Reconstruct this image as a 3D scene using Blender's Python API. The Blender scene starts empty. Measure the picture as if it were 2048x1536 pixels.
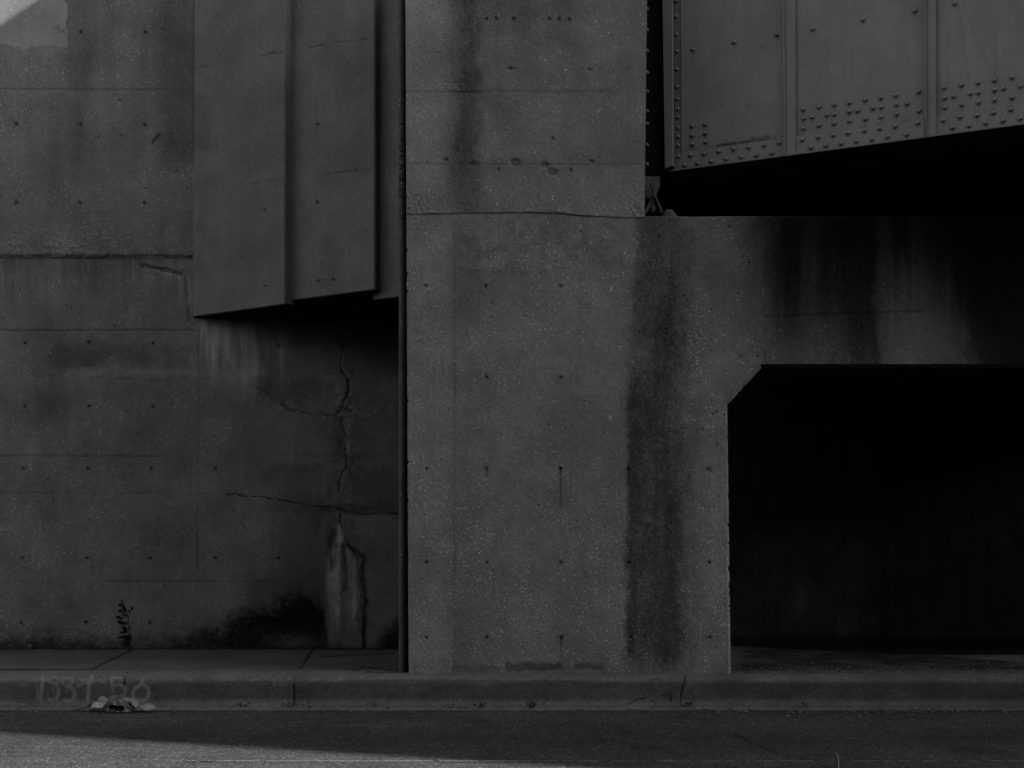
import bpy, bmesh, math, random
import numpy as np
from mathutils import Vector, Matrix

rng = random.Random(7)
SC = bpy.context.scene
COL = SC.collection
R = math.radians

# ------------------------------------------------------------------ camera model
F, CX, HOR = 2300.0, 790.0, 1050.0          # focal length and vanishing point in photo pixels
PITCH = R(2.6)
CP, SP = math.cos(PITCH), math.sin(PITCH)
CY = HOR - F * math.tan(PITCH)
CAMH = 1.43
CAM = np.array([0.0, 0.0, CAMH])


def ray(px, py):
    x = (np.asarray(px, float) - CX) / F
    y = (CY - np.asarray(py, float)) / F
    return np.stack([x + 0 * y, CP - y * SP + 0 * x, SP + y * CP + 0 * x], -1)


class Plane:
    def __init__(self, p0, n):
        self.p0 = np.array(p0, float)
        n = np.array(n, float)
        self.n = n / np.linalg.norm(n)

    def at(self, px, py, h=0.0):
        """point of the plane (pushed out by h metres) that a sight line meets"""
        d = ray(px, py)
        t = ((self.p0 + self.n * h - CAM) @ self.n) / (d @ self.n)
        return CAM + d * t[..., None] if np.ndim(t) else CAM + d * t


def project(V):
    q = np.asarray(V, float) - CAM
    dep = q[:, 1] * CP + q[:, 2] * SP
    up = q[:, 2] * CP - q[:, 1] * SP
    return CX + F * q[:, 0] / dep, CY - F * up / dep


# ------------------------------------------------------------------ noise
def vnoise(x, y, seed=0):
    tab = np.random.RandomState(seed).rand(256, 256)
    xi, yi = np.floor(x).astype(int), np.floor(y).astype(int)
    fx, fy = x - xi, y - yi
    fx, fy = fx * fx * (3 - 2 * fx), fy * fy * (3 - 2 * fy)
    a, b = tab[yi % 256, xi % 256], tab[yi % 256, (xi + 1) % 256]
    c, d = tab[(yi + 1) % 256, xi % 256], tab[(yi + 1) % 256, (xi + 1) % 256]
    return (a * (1 - fx) + b * fx) * (1 - fy) + (c * (1 - fx) + d * fx) * fy


def fbm(x, y, seed=0, octs=4):
    s, a, tot = 0, 1.0, 0
    for k in range(octs):
        s = s + a * vnoise(x * 2 ** k + 13.7 * k, y * 2 ** k + 5.1 * k, seed + k)
        tot += a
        a *= .55
    return s / tot            # 0..1, mean .5


def sm(a, b, x):
    t = np.clip((x - a) / (b - a), 0, 1)
    return t * t * (3 - 2 * t)


def band(x, a, b, s):
    return sm(a - s, a + s, x) * (1 - sm(b - s, b + s, x))


def pld(X, Y, pts, reach=30):
    """distance to a polyline"""
    out = np.full(X.shape, 1e3)
    for (x0, y0), (x1, y1) in zip(pts[:-1], pts[1:]):
        m = (X > min(x0, x1) - reach) & (X < max(x0, x1) + reach) & (Y > min(y0, y1) - reach) & (Y < max(y0, y1) + reach)
        if not m.any():
            continue
        px, py = X[m] - x0, Y[m] - y0
        dx, dy = x1 - x0, y1 - y0
        t = np.clip((px * dx + py * dy) / (dx * dx + dy * dy + 1e-9), 0, 1)
        out[m] = np.minimum(out[m], np.hypot(px - t * dx, py - t * dy))
    return out


class Paint:
    """what a cast or worn surface carries: tone (albedo factor), agg (bare aggregate), pit (air holes), h (relief, m)"""
    def __init__(s, X, Y):
        s.X, s.Y = X, Y
        s.t = np.ones(X.shape)
        s.a = np.full(X.shape, .25)
        s.p = np.full(X.shape, .4)
        s.h = np.zeros(X.shape)

    def mul(s, mask, f):
        s.t *= 1 - mask * (1 - f)

    def streaks(s, amp, seed, wx=16, wy=260):
        s.t *= 1 + amp * (fbm(s.X / wx, s.Y / wy, seed, 4) - .5) * 2

    def mottle(s, amp, seed, w=60):
        s.t *= 1 + amp * (fbm(s.X / w, s.Y / w, seed, 5) - .5) * 2

    def hline(s, y, x0, x1, w=1.6, f=.45, dep=.004, slope=0.0, seed=1, brk=.5):
        f = 1 - (1 - f) * .8
        dep *= .6
        yy = y + slope * (s.X - x0) + (fbm(s.X / 40, s.X * 0, seed, 3) - .5) * 3
        m = np.exp(-((s.Y - yy) / w) ** 2) * band(s.X, x0, x1, 12)
        m *= sm(brk - .3, brk + .3, fbm(s.X / 45, s.X * 0 + 3.3, seed + 5, 4) + .2) * (.55 + .9 * fbm(s.X / 5, s.Y / 3, seed + 6, 2))
        m = np.clip(m, 0, 1)
        s.mul(m, f)
        s.h -= m * dep

    def vline(s, x, y0, y1, w=1.4, f=.6, dep=.003, slope=0.0, seed=2):
        xx = x + slope * (s.Y - y0) + (fbm(s.Y / 50, s.Y * 0, seed, 3) - .5) * 2
        m = np.exp(-((s.X - xx) / w) ** 2) * band(s.Y, y0, y1, 10)
        m *= .4 + .6 * sm(.3, .6, fbm(s.Y / 40, s.Y * 0, seed + 3, 3))
        s.mul(m, f)
        s.h -= m * dep

    def hole(s, x, y, r=3.6, f=.3, halo=.75, dep=.012):
        m = (abs(s.X - x) < 14) & (abs(s.Y - y) < 14)
        if not m.any():
            return
        wob = 1 + .25 * np.sin(3 * np.arctan2(s.Y[m] - y, s.X[m] - x) + x)
        d = np.hypot(s.X[m] - x, s.Y[m] - y) / wob
        k = 1 - sm(r * .6, r * 1.15, d)
        s.t[m] *= (1 - k * (1 - f)) * (1 - (1 - halo) * np.exp(-(d / (r * 2)) ** 2))
        s.h[m] -= k * dep

    def crack(s, pts, w=1.3, f=.1, dep=.012, halo=0, hf=1.0, seed=3, jit=3.0):
        Xw = s.X + (fbm(s.X / 9, s.Y / 9, seed, 3) - .5) * jit * 2
        Yw = s.Y + (fbm(s.X / 9 + 31, s.Y / 9, seed + 1, 3) - .5) * jit * 2
        d = pld(Xw, Yw, pts)
        wv = w * (.5 + fbm(s.X / 14, s.Y / 14, seed + 9, 2))
        m = (1 - sm(wv * .5, wv * 1.3, d)) * sm(.12, .42, fbm(s.X / 22, s.Y / 22, seed + 12, 2))
        if halo:
            s.mul(np.exp(-(d / halo) ** 2), hf)
        s.mul(m, f)
        s.h -= m * dep
        return d

    def blob(s, x0, x1, y0, y1, soft, f, seed, warp=30, grain=.0, w=45):
        Xw = s.X + (fbm(s.X / w, s.Y / w, seed, 4) - .5) * 2 * warp
        Yw = s.Y + (fbm(s.X / w + 9, s.Y / w + 4, seed + 1, 4) - .5) * 2 * warp
        m = band(Xw, x0, x1, soft) * band(Yw, y0, y1, soft)
        if grain:
            m = np.clip(m * (1 - grain + 2 * grain * fbm(s.X / 5, s.Y / 5, seed + 2, 3)), 0, 1)
        s.mul(m, f)
        return m

    def attr(s):
        return np.stack([np.clip(s.t, 0.01, 4), np.clip(s.a, 0, 1), np.clip(s.p, 0, 1), np.ones_like(s.t)], -1)


# ------------------------------------------------------------------ mesh building
class Acc:
    """collects vertices, quads and paint, builds one mesh object"""
    def __init__(self):
        self.v, self.q, self.c, self.s, self.n = [], [], [], [], 0

    def add(self, v, q, c=None, smooth=True):
        v = np.asarray(v, float).reshape(-1, 3)
        q = np.asarray(q, int).reshape(-1, 4)
        if c is None:
            c = np.tile([1.0, .15, .2, 1.0], (len(v), 1))
        self.v.append(v)
        self.c.append(np.asarray(c).reshape(-1, 4))
        self.q.append(q + self.n)
        self.s.append(np.full(len(q), smooth))
        self.n += len(v)

    def build(self, name, mat, parent=None):
        v, q, c = np.concatenate(self.v), np.concatenate(self.q), np.concatenate(self.c)
        me = bpy.data.meshes.new(name)
        me.vertices.add(len(v))
        me.vertices.foreach_set('co', v.astype(np.float32).ravel())
        me.loops.add(len(q) * 4)
        me.loops.foreach_set('vertex_index', q.astype(np.int32).ravel())
        me.polygons.add(len(q))
        me.polygons.foreach_set('loop_start', np.arange(0, len(q) * 4, 4, dtype=np.int32))
        me.polygons.foreach_set('use_smooth', np.concatenate(self.s))
        me.update(calc_edges=True)
        a = me.attributes.new('paint', 'FLOAT_COLOR', 'POINT')
        a.data.foreach_set('color', c.astype(np.float32).ravel())
        me.validate()
        me.materials.append(mat)
        o = bpy.data.objects.new(name, me)
        COL.objects.link(o)
        if parent is not None:
            o.parent = parent
        return o


def grid_quads(nr, nc):
    i = np.arange(nr * nc).reshape(nr, nc)
    return np.stack([i[:-1, :-1], i[1:, :-1], i[1:, 1:], i[:-1, 1:]], -1).reshape(-1, 4)


def axis(a, b, fa, fb, step, coarse=14):
    """a..b, finely stepped only between fa and fb"""
    out = []
    if fa > a:
        out += list(np.linspace(a, fa, max(2, int((fa - a) / coarse) + 1))[:-1])
    lo, hi = max(a, fa), min(b, fb)
    out += list(np.linspace(lo, hi, max(2, int(round((hi - lo) / step)) + 1)))
    if fb < b:
        out += list(np.linspace(fb, b, max(2, int((b - fb) / coarse) + 1))[1:])
    return np.array(out)


def relief(acc, PX, PY, plane, paint, back=None, sides='', chamfer=None, edge_rough=0.0, top_tone=1.0):
    """front face as a displaced grid given in photo coordinates; sides run straight back by `back` metres"""
    pt = Paint(PX, PY)
    paint(pt)
    V = plane.at(PX, PY) + plane.n * pt.h[..., None]
    nr, nc = PX.shape
    A = pt.attr()
    acc.add(V, grid_quads(nr, nc), A)
    if not back:
        return V
    for sd in sides:
        if sd == 'L':
            E, C, u = V[:, 0], A[:, 0], -1
        elif sd == 'R':
            E, C, u = V[:, -1], A[:, -1], 1
        elif sd == 'T':
            E, C, u = V[0], A[0], -1
        else:
            E, C, u = V[-1], A[-1], 1
        rings = [E]
        if chamfer and sd in chamfer:
            rings.append(E + np.array(chamfer[sd]))
        rings.append(rings[-1] - plane.n * back)
        C = C.copy()
        C[:, 0] = np.clip(C[:, 0], .05, 1.05)
        m = len(E)
        for k in range(len(rings) - 1):
            pts = np.concatenate([rings[k], rings[k + 1]])
            i = np.arange(m - 1)
            q = np.stack([i, i + 1, i + 1 + m, i + m], -1)
            if sd in 'LB':
                q = q[:, ::-1] if sd == 'B' else q
            acc.add(pts, q, np.concatenate([C, C]), False)
    return V


def box(acc, p0, p1, c=None):
    (x0, y0, z0), (x1, y1, z1) = p0, p1
    v = [(x0, y0, z0), (x1, y0, z0), (x1, y1, z0), (x0, y1, z0), (x0, y0, z1), (x1, y0, z1), (x1, y1, z1), (x0, y1, z1)]
    q = [(0, 3, 2, 1), (4, 5, 6, 7), (0, 1, 5, 4), (1, 2, 6, 5), (2, 3, 7, 6), (3, 0, 4, 7)]
    for f in q:
        acc.add([v[i] for i in f], [(0, 1, 2, 3)], None if c is None else np.tile(c, (4, 1)), False)


def prism(acc, poly, plane, h0, h1, c=None, bev=0.0):
    """a plate given by photo-pixel corners on a plane, reaching from h0 to h1 in front of it"""
    px, py = np.array([p[0] for p in poly], float), np.array([p[1] for p in poly], float)
    base = plane.at(px, py)
    lo, hi = base + plane.n * h0, base + plane.n * h1
    n = len(poly)
    cc = None if c is None else np.tile(c, (4, 1))
    if bev:
        ctr = hi.mean(0)
        d = hi - ctr
        inner = hi - d / np.linalg.norm(d, axis=1)[:, None] * bev
        mid = hi - plane.n * bev * .7
        for i in range(n):
            j = (i + 1) % n
            acc.add([mid[i], mid[j], inner[j], inner[i]], [(0, 1, 2, 3)], cc, False)
        top = mid
        cap = inner
    else:
        top, cap = hi, hi
    for i in range(n):
        j = (i + 1) % n
        acc.add([lo[i], lo[j], top[j], top[i]], [(0, 1, 2, 3)], cc, False)
    if n == 4:
        acc.add(cap, [(0, 1, 2, 3)], cc, False)
        acc.add(lo, [(3, 2, 1, 0)], cc, False)
    else:
        k = len(cap)
        ctr = cap.mean(0)
        for i in range(n):
            j = (i + 1) % n
            acc.add([cap[i], cap[j], (cap[j] + ctr) / 2, ctr], [(0, 1, 2, 3)], cc, False)
            acc.add([ctr, (cap[j] + ctr) / 2, cap[j], cap[j]], [(0, 1, 2, 3)], cc, False) if 0 else None


def plan_prism(acc, plan, z0, z1, c=None):
    n = len(plan)
    cc = None if c is None else np.tile(c, (4, 1))
    for i in range(n):
        a, b = plan[i], plan[(i + 1) % n]
        acc.add([(*a, z0), (*b, z0), (*b, z1), (*a, z1)], [(0, 1, 2, 3)], cc, False)
    ctr = np.mean(plan, 0)
    for z in (z0, z1):
        for i in range(n):
            a, b = np.array(plan[i]), np.array(plan[(i + 1) % n])
            m = (a + b) / 2
            acc.add([(*a, z), (*m, z), (*ctr, z), (*((a + ctr) / 2), z)], [(0, 1, 2, 3)], cc, False)
            acc.add([(*m, z), (*b, z), (*((b + ctr) / 2), z), (*ctr, z)], [(0, 1, 2, 3)], cc, False)


def empty(name, loc=(0, 0, 0)):
    o = bpy.data.objects.new(name, None)
    o.empty_display_size = .2
    COL.objects.link(o)
    o.location = loc
    return o


def tag(o, label=None, cat=None, group=None, kind=None):
    for k, v in (('label', label), ('category', cat), ('group', group), ('kind', kind)):
        if v:
            o[k] = v
    return o


# ------------------------------------------------------------------ materials
class NT:
    def __init__(self, name):
        self.m = bpy.data.materials.new(name)
        self.m.use_nodes = True
        self.t = self.m.node_tree
        self.b = self.t.nodes['Principled BSDF']

    def n(self, typ, **kw):
        nd = self.t.nodes.new(typ)
        for k, v in kw.items():
            setattr(nd, k, v)
        return nd

    def link(self, a, b):
        self.t.links.new(a, b)

    def val(self, x, sock):
        if isinstance(x, (int, float)):
            sock.default_value = x
        elif isinstance(x, tuple):
            sock.default_value = x
        else:
            self.link(x, sock)

    def math(self, op, a, b=0.0, c=None, clamp=False):
        nd = self.n('ShaderNodeMath', operation=op)
        nd.use_clamp = clamp
        self.val(a, nd.inputs[0])
        self.val(b, nd.inputs[1])
        if c is not None:
            self.val(c, nd.inputs[2])
        return nd.outputs[0]

    def smooth(self, x, a, b, lo=0.0, hi=1.0):
        nd = self.n('ShaderNodeMapRange', interpolation_type='SMOOTHSTEP')
        self.val(x, nd.inputs['Value'])
        for k, v in zip(('From Min', 'From Max', 'To Min', 'To Max'), (a, b, lo, hi)):
            self.val(v, nd.inputs[k])
        return nd.outputs[0]

    def noise(self, co, scale, detail=4, rough=.6):
        nd = self.n('ShaderNodeTexNoise')
        self.link(co, nd.inputs['Vector'])
        nd.inputs['Scale'].default_value = scale
        nd.inputs['Detail'].default_value = detail
        nd.inputs['Roughness'].default_value = rough
        return nd.outputs['Fac']

    def voro(self, co, scale, rand=1.0):
        nd = self.n('ShaderNodeTexVoronoi')
        self.link(co, nd.inputs['Vector'])
        nd.inputs['Scale'].default_value = scale
        nd.inputs['Randomness'].default_value = rand
        sep = self.n('ShaderNodeSeparateColor')
        self.link(nd.outputs['Color'], sep.inputs[0])
        return nd.outputs['Distance'], sep.outputs[0], sep.outputs[1]

    def obj(self, stretch=None):
        tc = self.n('ShaderNodeTexCoord')
        if not stretch:
            return tc.outputs['Object']
        mp = self.n('ShaderNodeMapping')
        mp.inputs['Scale'].default_value = stretch
        self.link(tc.outputs['Object'], mp.inputs['Vector'])
        return mp.outputs[0]

    def mix(self, fac, a, b):
        nd = self.n('ShaderNodeMix', data_type='FLOAT')
        self.val(fac, nd.inputs[0])
        self.val(a, nd.inputs[2])
        self.val(b, nd.inputs[3])
        return nd.outputs[0]

    def finish(self, alb, rough=.9, spec=.15, bump=None, bstr=.3, bdist=.004, tint=(.975, 1.0, .985), metal=0.0):
        cc = self.n('ShaderNodeCombineColor')
        for k in range(3):
            self.link(self.math('MULTIPLY', alb, tint[k]), cc.inputs[k])
        self.link(cc.outputs[0], self.b.inputs['Base Color'])
        self.val(rough, self.b.inputs['Roughness'])
        self.b.inputs['Specular IOR Level'].default_value = spec
        self.b.inputs['Metallic'].default_value = metal
        if bump is not None:
            bn = self.n('ShaderNodeBump')
            bn.inputs['Strength'].default_value = bstr
            bn.inputs['Distance'].default_value = bdist
            self.link(bump, bn.inputs['Height'])
            self.link(bn.outputs[0], self.b.inputs['Normal'])
        return self.m

    def paint(self):
        at = self.n('ShaderNodeAttribute', attribute_name='paint')
        sp = self.n('ShaderNodeSeparateColor')
        self.link(at.outputs['Color'], sp.inputs[0])
        return sp.outputs[0], sp.outputs[1], sp.outputs[2]


def concrete(name, base, stone=1.9, streak=.12, grain=.2, sscale=62.0, bstr=.5):
    N = NT(name)
    co = N.obj()
    tone, agg, pit = N.paint()
    n1 = N.noise(co, 2.6, 7, .62)
    n2 = N.noise(co, 150, 3, .7)
    n3 = N.noise(N.obj((26, 26, 1.7)), 1.0, 4, .6)
    n4 = N.noise(co, 38, 3, .6)
    a = N.math('MULTIPLY', tone, base)
    a = N.math('MULTIPLY', a, N.smooth(n1, .25, .75, .84, 1.16))
    a = N.math('MULTIPLY', a, N.smooth(n3, .2, .8, 1 - streak, 1 + streak))
    a = N.math('MULTIPLY', a, N.smooth(n2, .2, .8, 1 - grain, 1 + grain))
    a = N.math('MULTIPLY', a, N.smooth(n4, .2, .8, .9, 1.1))
    d1, r1, r2 = N.voro(co, sscale)
    clus = N.smooth(N.noise(co, 4.5, 4, .65), .34, .66, .25, 1.45)
    agg = N.math('MULTIPLY', agg, clus)
    th = N.math('SUBTRACT', 1.0, N.math('MULTIPLY', agg, .6))
    pick = N.smooth(r1, N.math('SUBTRACT', th, .01), th)
    size = N.math('MULTIPLY_ADD', N.math('MULTIPLY', r2, r2), .36, .17)
    st = N.math('MULTIPLY', pick, N.smooth(d1, N.math('MULTIPLY', size, .8), size, 1.0, 0.0))
    d2, r3, r4 = N.voro(co, sscale * 2.1)
    pk2 = N.smooth(r3, th, N.math('ADD', th, .01))
    st2 = N.math('MULTIPLY', pk2, N.smooth(d2, .22, .34, 1.0, 0.0))
    stone_f = N.math('MULTIPLY_ADD', N.math('MULTIPLY', r4, 1.0), stone - 1.0, .95)
    a = N.math('MULTIPLY', a, N.mix(st, 1.0, stone_f))
    a = N.math('MULTIPLY', a, N.mix(N.math('MULTIPLY', st2, .7), 1.0, stone * .78))
    wv = N.n('ShaderNodeVectorMath', operation='ADD')
    wn = N.n('ShaderNodeTexNoise')
    wn.inputs['Scale'].default_value = 90
    N.link(co, wn.inputs['Vector'])
    ws = N.n('ShaderNodeVectorMath', operation='SCALE')
    ws.inputs['Scale'].default_value = .012
    N.link(wn.outputs['Color'], ws.inputs[0])
    N.link(co, wv.inputs[0])
    N.link(ws.outputs[0], wv.inputs[1])
    d9, r9, r10 = N.voro(wv.outputs[0], sscale * .55)
    big = N.math('MULTIPLY', N.smooth(r9, N.math('SUBTRACT', .985, N.math('MULTIPLY', agg, .13)), N.math('SUBTRACT', .99, N.math('MULTIPLY', agg, .13))), N.smooth(d9, .16, .24, 1.0, 0.0))
    a = N.math('MULTIPLY', a, N.mix(big, 1.0, N.math('MULTIPLY_ADD', r10, 1.1, .8)))
    d3, r5, r6 = N.voro(co, 30)
    pp = N.math('MULTIPLY', N.smooth(r5, N.math('SUBTRACT', 1.0, N.math('MULTIPLY', pit, .16)), N.math('SUBTRACT', 1.01, N.math('MULTIPLY', pit, .16))),
                N.smooth(d3, .06, N.math('MULTIPLY_ADD', r6, .12, .08), 1.0, 0.0))
    a = N.math('MULTIPLY', a, N.mix(pp, 1.0, .3))
    d4, r7, r8 = N.voro(co, sscale * 1.35)
    a = N.math('MULTIPLY', a, N.mix(N.math('MULTIPLY', N.smooth(r7, .80, .82), N.smooth(d4, .18, .32, 1.0, 0.0)), 1.0, .62))
    n5 = N.noise(co, 320, 2, .6)
    a = N.math('MULTIPLY', a, N.smooth(n5, .25, .75, 1 - grain, 1 + grain))
    hgt = N.math('ADD', N.math('MULTIPLY', n2, .5), N.math('ADD', N.math('MULTIPLY', st, .9), N.math('MULTIPLY', pp, -1.5)))
    return N.finish(a, .93, .12, hgt, bstr, .003)


def asphalt(name, base):
    N = NT(name)
    co = N.obj()
    tone, _, _ = N.paint()
    n1 = N.noise(co, 1.3, 5, .6)
    n2 = N.noise(co, 85, 4, .8)
    n3 = N.noise(N.obj((1.2, 14, 1)), 1.0, 4, .6)
    d, r1, r2 = N.voro(co, 75)
    d2, r3, r4 = N.voro(co, 38)
    a = N.math('MULTIPLY', tone, base)
    a = N.math('MULTIPLY', a, N.smooth(n1, .25, .75, .8, 1.2))
    a = N.math('MULTIPLY', a, N.smooth(n3, .25, .75, .85, 1.15))
    a = N.math('MULTIPLY', a, N.smooth(n2, .25, .75, .65, 1.35))
    a = N.math('MULTIPLY', a, N.math('MULTIPLY_ADD', N.math('POWER', r1, 4.0), 1.4, .72))
    a = N.math('MULTIPLY', a, N.mix(N.math('MULTIPLY', N.smooth(r3, .93, .94), N.smooth(d2, .2, .3, 1.0, 0.0)), 1.0, 2.4))
    h = N.math('ADD', N.math('MULTIPLY', n2, .6), N.smooth(d, .1, .6, 1.0, 0.0))
    return N.finish(a, .9, .15, h, .45, .005)


def steel_paint(name, base):
    N = NT(name)
    co = N.obj()
    tone, _, _ = N.paint()
    n1 = N.noise(co, 3, 6, .6)
    n3 = N.noise(N.obj((22, 22, 1.0)), 1.0, 5, .7)
    n2 = N.noise(co, 90, 3, .6)
    d, r1, r2 = N.voro(co, 24)
    a = N.math('MULTIPLY', tone, base)
    a = N.math('MULTIPLY', a, N.smooth(n1, .25, .75, .9, 1.1))
    a = N.math('MULTIPLY', a, N.smooth(n3, .2, .8, .945, 1.055))
    a = N.math('MULTIPLY', a, N.smooth(n2, .2, .8, .92, 1.08))
    chip = N.math('MULTIPLY', N.smooth(r1, .985, .99), N.smooth(d, .06, .12, 1.0, 0.0))
    a = N.math('MULTIPLY', a, N.mix(chip, 1.0, .35))
    return N.finish(a, .62, .3, N.math('ADD', n1, N.math('MULTIPLY', n2, .1)), .12, .01)


def plain(name, base, var=.25, scale=40, rough=.85, spec=.2, tint=(.975, 1.0, .985), bstr=.3):
    N = NT(name)
    co = N.obj()
    n = N.noise(co, scale, 4, .6)
    a = N.math('MULTIPLY', N.smooth(n, .25, .75, 1 - var, 1 + var), base)
    return N.finish(a, rough, spec, n, bstr, .003, tint)


M = dict(
    wall=concrete('weathered_concrete', .46, 2.9, .05, .12, 66, .35),
    panel=concrete('smooth_cast_concrete', .46, 2.2, .05, .11, 80, .3),
    pier=concrete('pier_concrete', .44, 3.3, .06, .12, 58, .35),
    walk=concrete('slab_concrete', .17, 1.5, .02, .2, 80),
    kerb=concrete('kerb_concrete', .235, 2.1, .04, .25, 66),
    soot_shade=concrete('shade_dark_concrete', .042, 1.5, .15, .25, 66),  # shade of the undersides and passage put into a near-black colour
    road=asphalt('worn_asphalt', .083),
    steel=steel_paint('grey_bridge_paint', .66),
    bitumen=plain('bituminous_joint', .035, .4, 30, .7),
    black_steel=plain('shade_black_steel', .015, .3, 30, .8),  # shade under the flange and in the gap put into the colour
    dark_steel=plain('dirty_steel', .06, .3, 30, .7),
    bearing=plain('dusty_bearing_steel', .24, .35, 25, .75),
    line=plain('worn_road_paint', .22, .6, 60),
    weed=plain('weed_leaf', .03, .3, 60, .6, tint=(.9, 1, .85)),
    dry=plain('dry_weed', .12, .3, 60, .8),
    paper=plain('dirty_paper', .66, .12, 30, .8),
    paper_grey=plain('soiled_paper', .42, .2, 30, .8),
    bag=plain('crumpled_bag', .22, .45, 30, .55, .4),
    hollow=plain('bag_lining', .02, .3, 30, .7),
    stones=plain('grit', .22, .75, 25, .9),
    straw=plain('pale_straw', .4, .2, 40, .7),
    earth=plain('dry_ground', .12, .3, 3, .95),
)

# ------------------------------------------------------------------ planes
ZP, ZW = 9.2, 11.06
PIER = Plane((0, ZP, 0), (0, -1, 0))
WALL = Plane((0, ZW, 0), (0, -1, 0))
TP = .60
pn = np.array([-math.sin(math.atan(TP)), -math.cos(math.atan(TP)), 0])
w0 = WALL.at(387.0, 632.0)
PAN1 = Plane(w0 + np.array([0, -.012, 0]), pn)
PAN2 = Plane(PAN1.p0 - PAN1.n * .10, pn)
PAN3 = Plane(PAN2.p0 - PAN2.n * .092, pn)
TH = R(25.7)
GN = np.array([-math.sin(TH), -math.cos(TH), 0])
g0 = Plane((0, 9.7, 0), (0, -1, 0)).at(1340.0, 342.0)
GIR = Plane(g0, GN)
SIDE_Z = float(PIER.at(900.0, 1347.0)[2])         # height of the pavement
TOPPY = -190.0                                     # concrete runs on above the picture

# ------------------------------------------------------------------ painted wear: left wall
CRACK_V = [(685, 655), (681, 678), (688, 689), (684, 698), (682, 741), (691, 748), (697, 761), (698, 778), (694, 792), (687, 807), (682, 821),
           (685, 850), (692, 867), (694, 918), (692, 932), (683, 949), (675, 986), (677, 1011), (683, 1021), (679, 1041), (693, 1080)]
CRACK_V2 = [(693, 1080), (714, 1117), (720, 1154), (730, 1187), (728, 1240), (726, 1296)]
CRACK_H = [(451, 988), (554, 998), (590, 1005), (627, 1013), (673, 1016), (722, 1031), (760, 1027), (800, 1028)]
CRACK_M = [(523, 778), (545, 793), (558, 804), (583, 824), (609, 825), (658, 829), (686, 822)]
HOLES_W = [(50, 686), (178, 685), (306, 687), (49, 813), (178, 813), (305, 814), (47, 938), (176, 938), (303, 938), (431, 938), (44, 1117), (173, 1117),
           (301, 1117), (431, 1117), (557, 1117), (42, 1247), (172, 1245), (300, 1247), (559, 690), (-80, 686), (-80, 938), (-82, 1117)]
HOLES_U = [(290, 64), (161, 249), (289, 250), (32, 248), (161, 64), (160, 406), (288, 406), (32, 405), (-96, 249), (-96, 406)]


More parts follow.
